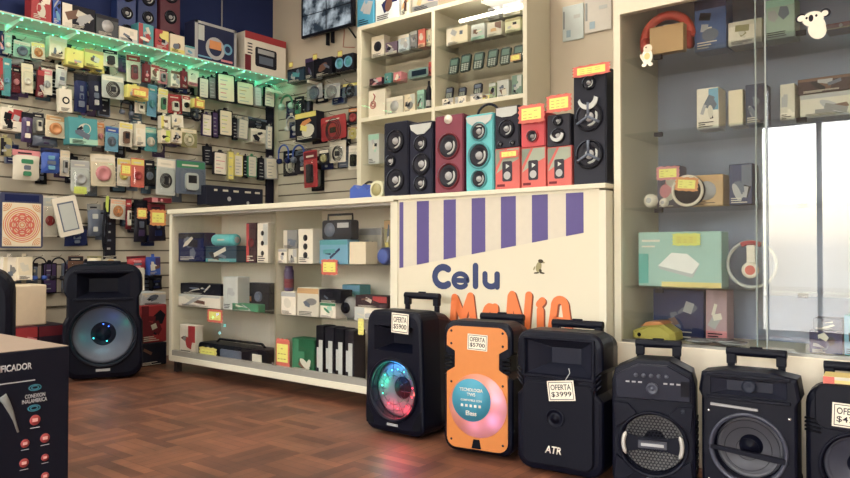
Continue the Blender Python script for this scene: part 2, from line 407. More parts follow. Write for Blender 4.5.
# shopfront behind the photographer: a door and two shop windows, lit by the sky
FW = mat((205, 195, 180), .8); FR = mat((210, 208, 200), .4)
ops = [(-4.65, -3.2, .5, 2.3), (-1.8, -.75, 0, 2.0), (-.45, 1.25, .45, 2.35)]
m = MB(); xs = [XL - .1] + [v for o in ops for v in o[:2]] + [XR + .1]
for i in range(0, len(xs), 2): m.bb(xs[i], xs[i + 1], YF - .1, YF, 0, ZC, FW)
for a, b, c, d in ops:
    m.bb(a, b, YF - .1, YF, d, ZC, FW)
    if c: m.bb(a, b, YF - .1, YF, 0, c, FW)
struct('wall_front', m)
for nm, (a, b, c, d) in zip(('window_1', 'door_1', 'window_2'), ops):
    m = MB()
    for q in ((a, a + .05, c, d), (b - .05, b, c, d), (a, b, d - .05, d), (a, b, c, c + .06), ((a + b) / 2 - .02, (a + b) / 2 + .02, c, d)): m.bb(q[0], q[1], YF - .07, YF - .03, q[2], q[3], FR)
    f = struct(nm, m)
    MB().bb(a + .03, b - .03, YF - .052, YF - .048, c + .03, d - .03, glass((.97, .98, .98), .6)).build('window_pane', f)
struct('floor_outside', MB().bb(-9, 6, -9, YF - .1, -.12, -.04, mat((176, 170, 160), .85, var=.15, scale=3)))
# ceiling lights: real panels with a lamp of the same size
for i, (lx, ly) in enumerate(((-3.4, 2.0), (-1.3, 2.0), (.4, .6), (-2.3, .0), (-4.0, .2), (-2.9, 3.5))):
    r_ = root('ceiling_light', (lx, ly, ZC), 0, 'square white ceiling light panel over the %s' % ('display counter', 'trolley speakers', 'shop door corner', 'middle of the floor', 'front shop window', 'staff aisle behind the counters')[i], 'light', 'ceiling light panels')
    MB().bb(-.3, .3, -.3, .3, -.04, 0, mat((230, 230, 226), .5)).build('lamp_housing', r_)
    MB().bb(-.27, .27, -.27, .27, -.046, -.04, mat((255, 244, 226), .5, emit=2.0)).build('diffuser', r_)
    area('ceiling_lamp', (lx, ly, ZC - .05), (0, 0, 0), .54, .54, (1, .93, .79), LAMP_W)
w = bpy.data.worlds.new('sky'); bpy.context.scene.world = w; w.use_nodes = True
nt = w.node_tree; bg = nt.nodes['Background']
sky = nt.nodes.new('ShaderNodeTexSky'); sky.sky_type = 'NISHITA'; sky.sun_disc = False; sky.sun_elevation = R(48); sky.sun_rotation = R(200); sky.dust_density = 4
mxs = nt.nodes.new('ShaderNodeMix'); mxs.data_type = 'RGBA'; mxs.inputs[0].default_value = .6; mxs.inputs[7].default_value = (2.6, 2.5, 2.3, 1)
nt.links.new(sky.outputs[0], mxs.inputs[6]); nt.links.new(mxs.outputs[2], bg.inputs['Color']); bg.inputs['Strength'].default_value = SKY_S
# camera
cd = bpy.data.cameras.new('camera'); cam = bpy.data.objects.new('camera', cd); COL.objects.link(cam)
cd.sensor_width = 36; cd.lens = FPX / 850 * 36; cam.location = (0, 0, EYE); cam.rotation_euler = (PI / 2 + PITCH, 0, YAW); cd.clip_start = .02
bpy.context.scene.camera = cam

# ================================================================== SLAT WALL GOODS
hooks = {'x': 0, 'y': 0}
def hook(axis, p, z, reach):
    """steel peg hook standing out of the slat wall at p"""
    if hooks[axis] >= 99: return
    hooks[axis] += 1
    e = Vector((XL + .016, p, z)) if axis == 'x' else Vector((p, YB - .016, z))
    d = Vector((1, 0, 0)) if axis == 'x' else Vector((0, -1, 0))
    MB().tube([e, e + d * (reach - .02), e + d * reach + Vector((0, 0, .012))], .0022, CHROME, 6).build('peg_hook', wl if axis == 'x' else wb)
NOUN = {}
def hang(row, rowname, items, axis='x', seed=0, back=True):
    """items: (x0, y0, x1, y1, kind, c1, c2, c3, short name[, tiny name[, out]]) with pixel edges of the front face, carried onto the pegs' plane"""
    made = []
    for k, it in enumerate(items):
        a, b, c, d, kind, c1, c2, c3, short = it[:9]
        off = it[9] if len(it) > 9 else (.14 if k % 2 else .11)
        if axis == 'x':
            p0, zt = onX(a, b, XL + off); p1, zt2 = onX(c, b, XL + off); pm, zb = onX((a + c) / 2, d, XL + off); pm, zt = onX((a + c) / 2, b, XL + off)
        else:
            p0, zt = onY(a, b, YB - off); p1, _ = onY(c, b, YB - off); pm, zb = onY((a + c) / 2, d, YB - off); pm, zt = onY((a + c) / 2, b, YB - off)
        w, h = (p1 - p0) * .96, zt - zb
        dd = {'box': min(.09, w * .6), 'case': .02, 'blister': .035, 'pouch': .04, 'phones': .05, 'cable': .03}[kind]
        dd = min(dd, off - .02)
        pm = (p0 + p1) / 2
        loc, rz = ((XL + off - dd, pm, zb), PI / 2) if axis == 'x' else ((pm, YB - off + dd, zb), 0)
        nb = items[k - 1][8] if k else items[1][8]
        lab = '%s, %s, beside %s' % (short, rowname, nb)
        g = None
        if kind == 'box': o = carton('hanging_box', lab, 'box', g, loc, rz, w, h, dd, c1, c2, c3, seed + k, tab=True)
        elif kind == 'case': o = case_pack(lab, g, loc, rz, w, h, dd, c1, c2, c3, seed + k)
        elif kind == 'blister': o = blister(lab, g, loc, rz, w, h, dd, c1, c2, c3, seed + k)
        elif kind == 'pouch': o = pouch(lab, g, loc, rz, w, h, dd, c1, c2, c3, seed + k)
        elif kind == 'phones': o = headset(lab, g, loc, rz, w, h, dd, c1, c2, c3, seed + k)
        else: o = cable(lab, g, loc, rz, w, h, dd, c1, c2, c3, seed + k)
        tilt = random.Random(seed * 7 + k).uniform(-3, 3); o.rotation_euler.y = R(tilt)
        o.rotation_euler = (0, R(tilt), rz)
        hook(axis, pm, zt + .004, off + .012)
        made.append(o)
        if back and k + 1 < len(items) and kind != 'case' and items[k + 1][4] != 'case' and abs(items[k + 1][1] - b) < 14:
            rg = random.Random(seed * 3 + k); nx = items[k + 1]; sh = rg.uniform(3, 8); pxm = (c + nx[0]) / 2; hw_ = rg.uniform(5, 8)
            qc, cn = rg.choice((('navy', 'navy'), ('dark', 'dark'), ('steel', 'slate'), ('black', 'black'), ((74, 60, 66), 'brownish'), ('purple', 'plum'), ((60, 86, 104), 'dull blue')))
            U = onX if axis == 'x' else onY; Pn = (XL + .05) if axis == 'x' else (YB - .05)
            q0, _ = U(pxm - hw_, d, Pn); q1, _ = U(pxm + hw_, d, Pn); _, zb2 = U(pxm, d + sh, Pn); _, zt2 = U(pxm, b + 6, Pn)
            l2, r2 = ((XL + .022, (q0 + q1) / 2, zb2), PI / 2) if axis == 'x' else (((q0 + q1) / 2, YB - .022, zb2), 0)
            fn = rg.choice((blister, pouch, case_pack)); nn = {'blister': 'pack', 'pouch': 'pouch', 'case_pack': 'case'}[fn.__name__]
            fn('%s %s behind the %s and the %s' % (cn, nn, short, nx[8]), None, l2, r2, q1 - q0, zt2 - zb2, .025, qc, rg.choice(('dark', 'black', 'steel')), rg.choice(('silver', 'steel', 'paper')), seed + k)
    return made
hang(1, 'lit top peg row', [
 (0, 34, 5, 50, 'box', 'navy', 'blue', 'pink', 'blue and pink box'),
 (6, 32, 14, 52, 'blister', 'mint', 'mint', 'white', 'pale green slim pack'),
 (15, 40, 33, 57, 'blister', 'mint', 'white', 'steel', 'white pack, grey disc'),
 (34, 42, 48, 58, 'blister', 'cream', 'yellow', 'orange', 'yellow and orange pack'),
 (49, 37, 67, 58, 'box', 'cream', 'white', 'dark', 'large plain cream cube'),
 (66, 49, 84, 66, 'box', 'yellow', 'yellow', 'pink', 'yellow lamp box'),
 (84, 50, 104, 68, 'box', 'yellow', 'tan', 'cream', 'wide yellow box'),
 (105, 49, 121, 66, 'blister', 'white', 'dark', 'black', 'white black cable pack'),
 (129, 54, 144, 82, 'blister', 'white', 'red', 'maroon', 'white pack, maroon loop'),
 (144, 64, 151, 82, 'box', 'maroon', 'maroon', 'pink', 'narrow maroon box'),
 (151, 65, 160, 80, 'box', 'white', 'red', 'red', 'white box, red band'),
 (160, 67, 170, 83, 'blister', 'pink', 'maroon', 'grey', 'pink and grey pack'),
 (171, 71, 181, 87, 'box', 'white', 'brown', 'grey', 'white box, grey picture'),
 (182, 71, 188, 88, 'box', 'maroon', 'maroon', 'red', 'thin brick red box'),
 (188, 70, 199, 86, 'box', 'white', 'pink', 'dark', 'white box, dark picture'),
 (199, 78, 209, 98, 'case', 'paper', 'dark', 'silver', 'grey card case'),
 (209, 77, 217, 99, 'case', 'grey', 'black', 'silver', 'narrow black case'),
 (217, 74, 236, 102, 'case', 'cream', 'black', 'pink', 'wide case, pink print'),
 (236, 82, 255, 105, 'case', 'cream', 'dark', 'tan', 'wide case, tan print'),
 (255, 87, 262, 106, 'case', 'pale', 'grey', 'silver', 'thin pale grey case'),
 (264, 87, 275, 107, 'case', 'white', 'black', 'grey', 'white card case'),
], seed=100)
hang(1, 'under the yellow boxes', [
 (12, 57, 44, 66, 'pouch', 'grey', 'silver', 'dark', 'grey crumpled sleeve', .07),
 (92, 66, 105, 73, 'box', 'yellow', 'cream', 'brown', 'small yellow tag box', .07),
], seed=150)
hang(2, 'second peg row', [
 (0, 61, 4, 90, 'box', 'red', 'red', 'white', 'bright red box'),
 (4, 57, 13, 95, 'blister', 'teal', 'teal', 'sky', 'tall turquoise pack'),
 (14, 65, 23, 92, 'blister', 'maroon', 'dark', 'pink', 'dark red earphone pack'),
 (24, 63, 36, 92, 'blister', 'cream', 'cream', 'white', 'plain cream pack'),
 (37, 70, 44, 97, 'box', 'maroon', 'red', 'cream', 'tall brick red box'),
 (44, 68, 55, 94, 'blister', 'white', 'pink', 'silver', 'pink and white pack'),
 (56, 65, 68, 88, 'pouch', 'pale', 'white', 'silver', 'clear white bottle pouch'),
 (60, 89, 73, 112, 'box', 'white', 'white', 'black', 'white box, black ring', .16),
 (75, 74, 89, 112, 'pouch', 'navy', 'black', 'steel', 'dark navy cable bag', .15),
 (90, 75, 105, 110, 'pouch', (30, 32, 58), 'dark', 'silver', 'black navy charger bag', .12),
 (104, 75, 127, 98, 'blister', 'pale', 'white', 'dark', 'white curly cable pack', .16),
 (127, 86, 149, 99, 'box', 'yellow', 'orange', 'yellow', 'wide amber tag box', .17),
 (121, 99, 136, 118, 'phones', 'dark', 'steel', 'grey', 'dark grey headphones'),
 (137, 99, 148, 113, 'blister', 'white', 'teal', 'white', 'small white pack'),
 (149, 84, 159, 116, 'blister', 'sky', 'teal', 'teal', 'tall sky blue pack'),
 (160, 88, 170, 112, 'blister', 'cream', 'yellow', 'green', 'cream pack, green grip'),
 (170, 94, 185, 113, 'blister', 'red', 'red', 'white', 'red pack, white square'),
 (185, 95, 193, 111, 'blister', 'white', 'red', 'black', 'white pack, black spot'),
 (194, 99, 205, 108, 'box', 'yellow', 'orange', 'yellow', 'little amber box', .16),
 (192, 108, 204, 121, 'cable', 'dark', 'steel', 'grey', 'coiled dark cable'),
], seed=200)
hang(3, 'third peg row', [
 (0, 108, 23, 131, 'box', 'white', 'red', 'black', 'white box, red foot'),
 (22, 112, 34, 142, 'pouch', 'purple', 'dark', 'white', 'dark purple bag'),
 (35, 112, 47, 133, 'blister', 'grey', 'dark', 'white', 'grey pack, white square'),
 (47, 115, 68, 137, 'blister', 'cream', 'tan', 'orange', 'cream pack, orange dot'),
 (33, 133, 60, 146, 'pouch', 'steel', 'grey', 'purple', 'flat grey pouch', .08),
 (69, 118, 99, 145, 'box', 'teal', 'mint', 'dark', 'wide turquoise camera box', .17),
 (99, 122, 107, 145, 'blister', 'peach', 'orange', 'pink', 'narrow peach pack'),
 (107, 126, 121, 151, 'blister', 'sky', 'blue', 'steel', 'clear blue pack'),
 (121, 122, 135, 146, 'blister', 'white', 'yellow', 'brown', 'white pack, yellow top', .15),
 (136, 124, 146, 146, 'box', 'white', 'cream', 'grey', 'tall white box'),
 (147, 127, 160, 151, 'blister', 'teal', 'mint', 'white', 'sea green pack'),
 (161, 116, 171, 129, 'box', 'white', 'yellow', 'cream', 'white cube, yellow mark'),
 (172, 115, 184, 128, 'box', 'white', 'white', 'cream', 'plain white cube'),
 (161, 130, 171, 143, 'box', 'cream', 'lime', 'white', 'lower cream cube', .16),
 (171, 130, 182, 143, 'box', 'cream', 'white', 'paper', 'lower ivory cube', .16),
 (183, 128, 200, 147, 'blister', 'olive', 'cream', 'cream', 'olive disc pack', .16),
 (202, 114, 212, 136, 'case', 'white', 'purple', 'lime', 'white case, purple rim'),
 (213, 112, 219, 138, 'case', 'purple', 'black', 'grey', 'narrow purple case', .09),
 (219, 110, 233, 136, 'case', 'cream', 'dark', 'lime', 'broad cream case'),
 (233, 118, 238, 140, 'case', 'dark', 'black', 'grey', 'dark slim case', .09),
 (238, 119, 248, 139, 'case', 'paper', 'grey', 'silver', 'grey white case'),
 (249, 118, 268, 129, 'pouch', 'dark', 'steel', 'grey', 'dark grey pouch', .08),
 (251, 129, 267, 143, 'box', 'paper', 'white', 'silver', 'low white box'),
 (267, 126, 272, 149, 'case', 'white', 'silver', 'grey', 'thin white case'),
], seed=300)
hang(4, 'fourth peg row', [
 (0, 138, 12, 156, 'box', 'olive', 'dark', 'yellow', 'olive framed box', .16),
 (13, 150, 42, 180, 'pouch', 'paper', 'pink', 'green', 'clear earphone bag', .16),
 (42, 148, 62, 173, 'pouch', 'blue', 'navy', 'sky', 'royal blue bag', .17),
 (62, 150, 72, 176, 'blister', 'white', 'cream', 'silver', 'narrow white pack'),
 (73, 160, 93, 191, 'blister', 'pale', 'silver', 'silver', 'silver player pack', .15),
 (93, 154, 119, 186, 'blister', 'cream', 'white', 'pink', 'large cream card pack'),
 (119, 158, 133, 186, 'blister', 'white', 'yellow', 'yellow', 'white pack, lemon label'),
 (133, 158, 147, 187, 'blister', 'coral', 'yellow', 'red', 'red yellow pack', .15),
 (147, 160, 158, 186, 'blister', 'black', 'dark', 'steel', 'black earphone pack'),
 (158, 158, 178, 195, 'blister', 'pale', 'white', 'dark', 'white round fan pack', .15),
 (178, 160, 209, 194, 'blister', 'steel', 'green', 'pale', 'green header pack', .17),
 (204, 146, 213, 165, 'case', 'dark', 'black', 'grey', 'short black case', .09),
 (213, 152, 228, 175, 'case', 'white', 'dark', 'pink', 'white card phone case'),
 (228, 151, 234, 180, 'case', 'yellow', 'olive', 'yellow', 'slim yellow case', .15),
 (234, 155, 243, 176, 'case', 'white', 'yellow', 'silver', 'white case, yellow rim'),
 (243, 156, 248, 178, 'case', 'dark', 'black', 'grey', 'dark green case', .09),
 (248, 156, 257, 177, 'case', 'paper', 'green', 'silver', 'white case, green rim'),
 (258, 158, 265, 180, 'case', 'dark', 'black', 'grey', 'deep black case', .09),
 (266, 158, 278, 179, 'case', 'white', 'silver', 'grey', 'white corner case'),
], seed=400)
hang(5, 'fifth peg row', [
 (45, 196, 60, 237, 'blister', 'white', 'pale', 'red', 'white pack, red picture', .09),
 (65, 226, 90, 246, 'pouch', 'navy', 'dark', 'steel', 'dark navy pouch', .12),
 (89, 204, 103, 236, 'pouch', 'steel', 'grey', 'pale', 'grey film pouch'),
 (103, 196, 109, 252, 'cable', 'black', 'lime', 'dark', 'long black strap'),
 (112, 199, 128, 219, 'blister', 'white', 'peach', 'orange', 'white pack, orange corner'),
 (128, 199, 134, 229, 'blister', 'maroon', 'red', 'white', 'thin red dotted pack'),
 (135, 200, 149, 242, 'pouch', 'dark', 'black', 'purple', 'black purple pouch'),
 (150, 204, 168, 241, 'pouch', (34, 30, 46), 'maroon', 'navy', 'black maroon pouch'),
], seed=500)
hang(6, 'lowest peg row', [
 (2, 257, 17, 281, 'box', 'white', 'cream', 'grey', 'white plug box'),
 (18, 257, 33, 280, 'box', 'cream', 'white', 'grey', 'ivory plug box'),
 (33, 257, 49, 287, 'phones', 'dark', 'blue', 'white', 'blue black headphones', .13),
 (51, 257, 68, 287, 'phones', 'black', 'dark', 'white', 'jet black headphones', .13),
 (70, 256, 86, 277, 'blister', 'brown', 'dark', 'brown', 'brown black pack'),
 (88, 256, 103, 268, 'pouch', 'cream', 'olive', 'white', 'cream little pouch'),
 (105, 256, 120, 269, 'blister', 'paper', 'dark', 'tan', 'grey earphone pack'),
 (128, 256, 148, 270, 'pouch', 'red', 'maroon', 'pink', 'red cloth pouch'),
 (130, 268, 145, 291, 'box', 'paper', 'white', 'silver', 'grey white box', .15),
 (149, 257, 161, 275, 'box', 'blue', 'purple', 'sky', 'royal blue box', .16),
 (150, 276, 164, 290, 'pouch', 'black', 'dark', 'navy', 'small black pouch'),
], seed=600)
# tablet case with the orange rosette, hanging at the near end
y0, _ = onX(0, 220, XL + .16); y1, _ = onX(43, 220, XL + .16); _, zt = onX(20, 193, XL + .16); _, zb = onX(20, 248, XL + .16)
w_, h_ = y1 - y0, zt - zb
t = MB().prism(rrect(w_, h_, .015), -.022, 0, mat((60, 66, 100), .35)).build('tablet_case_pack', None, (XL + .138, (y0 + y1) / 2, zb), PI / 2)
tag(t, 'navy tablet sleeve with an orange and cream rosette print', 'tablet case')
m = MB(); m.bb(-w_ * .45, w_ * .45, -.024, -.022, h_ * .03, h_ * .82, 'cream')
for i in range(9):
    rr = w_ * (.44 - .047 * i)
    m.lathe([(rr, -.024 - i * .0003), (rr - w_ * .012, -.0245 - i * .0003), (rr - w_ * .024, -.024 - i * .0003)], (0, 0, h_ * .42), mat('coral' if i % 2 else 'orange', .5), 24)
for i in range(8):
    a = 2 * PI * i / 8; m.lathe([(w_ * .09, -.0265), (w_ * .07, -.027), (w_ * .055, -.0265)], (math.cos(a) * w_ * .2, 0, h_ * .42 + math.sin(a) * w_ * .2), mat('coral', .5), 12)
for sx in (-1, 1):
    for k in range(4):
        for top in (0, 1):
            rr = w_ * (.06 + .04 * k); cx, cz = sx * w_ * .43, (h_ * .05 if not top else h_ * .8)
            m.tube([(cx - sx * rr * math.cos(q), -.0245, cz + (1 if not top else -1) * rr * math.sin(q)) for q in [PI / 2 * i / 5 for i in range(6)]], .0022, mat('orange', .5), 5)
m.build('rosette_print', t)
MB().bb(-w_ * .4, w_ * .4, -.024, -.022, h_ * .85, h_ * .97, mat('navy', .3)).build('top_strap', t)
hook('x', (y0 + y1) / 2, zt, .17)
# tilted tablet in a white frame
y0, _ = onX(58, 220, XL + .15); y1, _ = onX(82, 220, XL + .15); _, zt = onX(70, 196, XL + .15); _, zb = onX(70, 235, XL + .15)
w_, h_ = y1 - y0, zt - zb
t = MB().prism(rrect(w_, h_, .012), -.018, 0, mat('white', .35)).build('tablet_frame_pack', None, (XL + .128, (y0 + y1) / 2 + .02, zb), PI / 2); t.rotation_euler = (0, R(-14), PI / 2)
tag(t, 'white tablet pack with a pale screen, hanging tilted beside the rosette sleeve', 'tablet case')
MB().bb(-w_ * .34, w_ * .34, -.020, -.018, h_ * .12, h_ * .86, mat('steel', .3)).bb(-w_ * .29, w_ * .29, -.0215, -.020, h_ * .15, h_ * .82, mat('pale', .25)).build('screen', t)
hook('x', (y0 + y1) / 2, zt, .16)
sign('lime and white price card above the tilted tablet pack', (XL + .165, onX(80, 193, XL + .16)[0], onX(80, 194, XL + .16)[1]), PI / 2, .09, .05, 'lime', 'lime')
# price signs hung on the left slat wall
for px, py, w_, h_, lab in ((158, 226, .13, .12, 'amber price card over the black maroon pouch by the counter end'), (142, 219, .08, .08, 'yellow price card over the black purple pouch'),
                            (140, 97, .12, .055, 'amber price card beneath the wide amber tag box'), (200, 108, .08, .06, 'amber price card above the coiled dark cable'), (126, 176, .08, .09, 'lemon price card on the white pack in the fourth row')):
    y_, z_ = onX(px, py, XL + .2); sign(lab, (XL + .2, y_, z_), PI / 2, w_, h_, 'yellow', 'orange')
# black boxed set lying on pegs at the end of row five
y0, _ = onX(206, 196, XL + .2); y1, _ = onX(263, 196, XL + .2); _, zt = onX(235, 187, XL + .2); _, zb = onX(235, 206, XL + .2)
t = MB().bb(-(y1 - y0) / 2, (y1 - y0) / 2, -.12, 0, 0, zt - zb, mat((36, 38, 54), .4)).build('wide_equipment_box', None, (XL + .08, (y0 + y1) / 2, zb), PI / 2, bevel=.004)
tag(t, 'long black box with white marks, lying below the white phone cases', 'box')
m = MB()
for i, (u, w_) in enumerate(((-.12, .05), (-.02, .05), (.09, .06), (.19, .05), (-.2, .03))): m.bb(u, u + w_, -.1205, -.12, (zt - zb) * .72, (zt - zb) * .82, 'paper')
m.lathe([(.018, -.1208), (0, -.1208)], (-.06, 0, (zt - zb) * .35), mat('silver'), 12); m.lathe([(.014, -.1208), (0, -.1208)], (.12, 0, (zt - zb) * .2), mat('silver'), 12); m.build('front_print', t)
m = MB(); m.bb(XL + .016, XL + .21, y0 - .02, y1 + .02, zb - .006, zb, SHELFGLASS); m.build('slat_shelf', wl)
y_, z_ = onX(158, 203, XL + .1)
t = carton('flat_box', 'flat crimson box lying below the white round fan pack', 'box', None, (XL + .03, y_, z_), PI / 2, .16, .035, .12, 'maroon', 'pink', 'pink', 7)

# ------------------------------------------------------------------ lit glass shelf over the slat wall, with its goods
ZS = 2.245
r_ = root('led_shelf', (XL, 2.5, ZS), 0, 'long green-lit shelf over the slat wall', 'shelf')
MB().bb(0, .25, -1.9, YB - 2.5 - .02, -.008, 0, mat((196, 204, 190), .35)).build('shelf_plate', r_)
LEDM = mat((120, 255, 205), .4, emit=3.5)
for nm, xx in (('front_strip', .245), ('back_strip', .03)):
    m = MB().bb(xx - .005, xx + .005, -1.9, YB - 2.5 - .02, -.012, -.008, mat((120, 190, 160), .4, emit=.4))
    st = m.build('led_strip', r_)
    m = MB(); n = 62
    for i in range(n):
        yy = -1.88 + i * (YB - 2.5 - .04 + 1.88) / (n - 1); m.ball((xx, yy, -.013), .0042, LEDM, 8)
    m.build('led_dot', st)['kind'] = 'stuff'
for yy in (1.1, 1.5, 1.9, 2.25, 2.6, 2.9, 3.22, 3.57, 3.86):
    MB().loft([[(0, yy - 2.5 - .008, -.06), (0, yy - 2.5 + .008, -.06), (0, yy - 2.5 + .008, -.008), (0, yy - 2.5 - .008, -.008)],
               [(.24, yy - 2.5 - .008, -.028), (.24, yy - 2.5 + .008, -.028), (.24, yy - 2.5 + .008, -.012), (.24, yy - 2.5 - .008, -.012)]], mat((200, 225, 205), .4)).build('bracket', r_)
for yy in (1.1, 1.8, 2.5, 3.2, 3.8):
    area('led_glow', (XL + .24, yy, ZS - .02), (0, R(20), 0), .02, .65, (.10, 1, .55), LED_W)
    area('led_glow', (XL + .035, yy, ZS - .02), (0, R(-20), 0), .02, .65, (.10, 1, .55), LED_W)
XP = XL + .24
def on_shelf(name, px0, py0, px1, py1, c1, c2, c3, lab, seed, d=.10, maker=None, X=XP):
    y0, _ = onX(px0, py1, X); y1, _ = onX(px1, py1, X); ym, zt = onX((px0 + px1) / 2, py0, X)
    return carton(name, lab, 'box', None, (X - d, (y0 + y1) / 2, ZS + .0005), PI / 2, (y1 - y0) * .97, max(.04, zt - ZS), d, c1, c2, c3, seed)
def tower(name, lab, cat, loc, rz, w, h, d, c, c2, cones, group=None, top=None, ring='black'):
    """upright loudspeaker with round cones; cones: (x, z, radius) as fractions of w, h, w"""
    b = MB().prism(rrect(w, h, w * .06), -d, 0, mat(c, .35)).build(name, None, loc, rz, bevel=.004); tag(b, lab, cat, group)
    m = MB().prism(rrect(w * .94, h * .97, w * .08, h * .015), -d - .004, -d, mat(c2, .4)); m.build('front_panel', b)
    for x, z, r in cones:
        q = MB().lathe([(r * w, -.004), (r * w * 1.0, -.012), (r * w * .9, -.014), (r * w * .84, -.006)], (x * w, -d, z * h), mat(ring, .3), 24); q.build('cone_ring', b)
        q = MB().lathe([(r * w * .84, -.007), (r * w * .7, -.013), (r * w * .55, -.004), (r * w * .3, -.005)], (x * w, -d, z * h), mat((40, 40, 50), .35), 24)
        q.lathe([(r * w * .32, -.005), (r * w * .24, -.014), (0, -.018)], (x * w, -d, z * h), mat('silver', .3), 16)
        q.tube([(x * w + r * w * .58 * math.cos(an), -d - .009, z * h + r * w * .58 * math.sin(an)) for an in [R(-100 + 17 * i) for i in range(9)]], [.001] + [r * w * .09] * 7 + [.001], mat('pale', .3), 6)  # pale arc is a highlight painted onto the cone
        q.tube([(x * w + r * w * .92 * math.cos(an), -d - .013, z * h + r * w * .92 * math.sin(an)) for an in [R(100 + 14 * i) for i in range(7)]], .0015, mat('steel', .3), 5); q.build('speaker_cone', b)
    if top: top(b, w, h, d)
    return b
on_shelf('toy_box', 31, -12, 52, 14, 'red', 'white', 'maroon', 'red and white carton at the near end of the lit shelf', 11)
on_shelf('small_box', 53, -6, 61, 14, 'blue', 'navy', 'sky', 'narrow blue carton beside the red and white one', 12)
on_shelf('radio_box', 61, 6, 96, 28, 'dark', 'white', 'silver', 'wide dark radio carton with white lower band', 13)
on_shelf('speaker_box', 96, 16, 119, 34, (60, 64, 70), 'dark', 'silver', 'grey carton with a round speaker picture on the lit shelf', 14)
on_shelf('gadget_box', 119, 28, 138, 40, 'white', 'pale', 'grey', 'low white carton beside the grey speaker carton', 15)
on_shelf('gadget_box', 138, 24, 154, 43, 'teal', 'red', 'white', 'turquoise carton with a red band on the lit shelf', 16)
on_shelf('gadget_box', 155, 30, 169, 47, 'red', 'yellow', 'yellow', 'red carton with a yellow label on the lit shelf', 17)
on_shelf('gadget_box', 170, 35, 185, 50, 'cream', 'yellow', 'red', 'cream carton with a yellow label on the lit shelf', 18)
on_shelf('cable_box', 185, 46, 195, 55, 'pale', 'teal', 'sky', 'low pale carton in front of the boombox carton', 19)
for px0, py0, px1, py1, c, lab in ((117, -20, 136, 22, (38, 60, 120), 'blue upright speaker with pale cones on the lit shelf'), (138, -16, 157, 28, (34, 52, 108), 'second blue upright speaker, next to the maroon one'),
                                   (160, -22, 180, 34, (96, 38, 56), 'maroon upright speaker with silver cones on the lit shelf')):
    X = XL + .11; y0, _ = onX(px0, py1, X); y1, _ = onX(px1, py1, X); _, zt = onX((px0 + px1) / 2, py0, X)
    w_ = y1 - y0; h_ = zt - ZS
    tower('shelf_speaker', lab, 'speaker', (X - .09, (y0 + y1) / 2, ZS + .0005), PI / 2, w_, h_, .09, c, c, [(0, .22, .36), (0, .5, .3), (0, .78, .36)], 'upright speakers on the lit shelf')
o = on_shelf('boombox_carton', 194, 25, 237, 60, (40, 46, 80), 'steel', 'steel', 'navy carton with a silver-edged speaker picture beside the blue wall', 21, d=.14)
bpy.data.objects.remove([c for c in o.children if c.name.startswith('front_print')][0])
y0, _ = onX(194, 60, XP); y1, _ = onX(237, 60, XP); _, zt = onX(215, 25, XP); w_, h_ = (y1 - y0) * .97, zt - ZS; m = MB(); SV = mat('silver', .4)
for q in ((-.5, .5, .93, 1), (-.5, -.43, 0, 1), (.44, .5, 0, 1)): m.bb(q[0] * w_, q[1] * w_, -.1412, -.14, q[2] * h_, q[3] * h_, SV)
m.bb(-.42 * w_, -.28 * w_, -.1408, -.14, .5 * h_, .9 * h_, mat('pale')); m.lathe([(h_ * .30, -.1412), (h_ * .25, -.142), (h_ * .2, -.1412)], (-.02 * w_, 0, h_ * .36), SV, 24); m.lathe([(h_ * .15, -.1412), (h_ * .12, -.142), (h_ * .09, -.1412)], (.28 * w_, 0, h_ * .42), mat('sky'), 20)
m.bb(-.16 * w_, .12 * w_, -.1425, -.14, .34 * h_, .56 * h_, mat('orange')); m.bb(.12 * w_, .4 * w_, -.1412, -.14, .06 * h_, .12 * h_, mat('pink')); m.bb(-.42 * w_, -.1 * w_, -.1412, -.14, .06 * h_, .1 * h_, mat('sky')); m.build('front_print', o)
def big_box():
    y0, _ = onX(245, 60, XP); y1, _ = onX(286, 60, XP); _, zt = onX(265, 36, XP)
    w_, h_ = y1 - y0, zt - ZS
    o = carton('radio_carton', 'white radio carton with red top band at the corner end of the lit shelf', 'box', None, (XP - .17, (y0 + y1) / 2, ZS + .0005), PI / 2, w_, h_, .17, 'white', 'red', 'dark', 0, plain=True)
    m = MB(); m.bb(-w_ / 2, w_ / 2, -.1712, -.17, h_ * .82, h_, 'red'); m.bb(-w_ / 2, -w_ * .36, -.1712, -.17, 0, h_ * .4, 'maroon')
    m.prism(rrect(w_ * .52, h_ * .5, .02, h_ * .16), -.1716, -.17, mat('dark', .4)); m.bb(-w_ * .2, w_ * .2, -.1722, -.1716, h_ * .5, h_ * .62, 'silver'); m.bb(-w_ * .17, w_ * .17, -.1724, -.1716, h_ * .24, h_ * .44, 'steel')
    for i in range(4): m.bb(-w_ * .44, -w_ * .33, -.1712, -.17, h_ * (.44 + .08 * i), h_ * (.47 + .08 * i), 'dark')
    m.build('front_print', o)
big_box()
# cable dropping down the blue wall
y_, _ = onX(222, 20, XL + .01)
tag(MB().tube([(XL + .008, y_, ZC - .01), (XL + .008, y_, ZS + .17), (XL + .03, y_ + .005, ZS + .12)], .006, mat('silver', .5), 6).build('power_cable', None), 'pale cable running down the dark blue wall', 'cable')

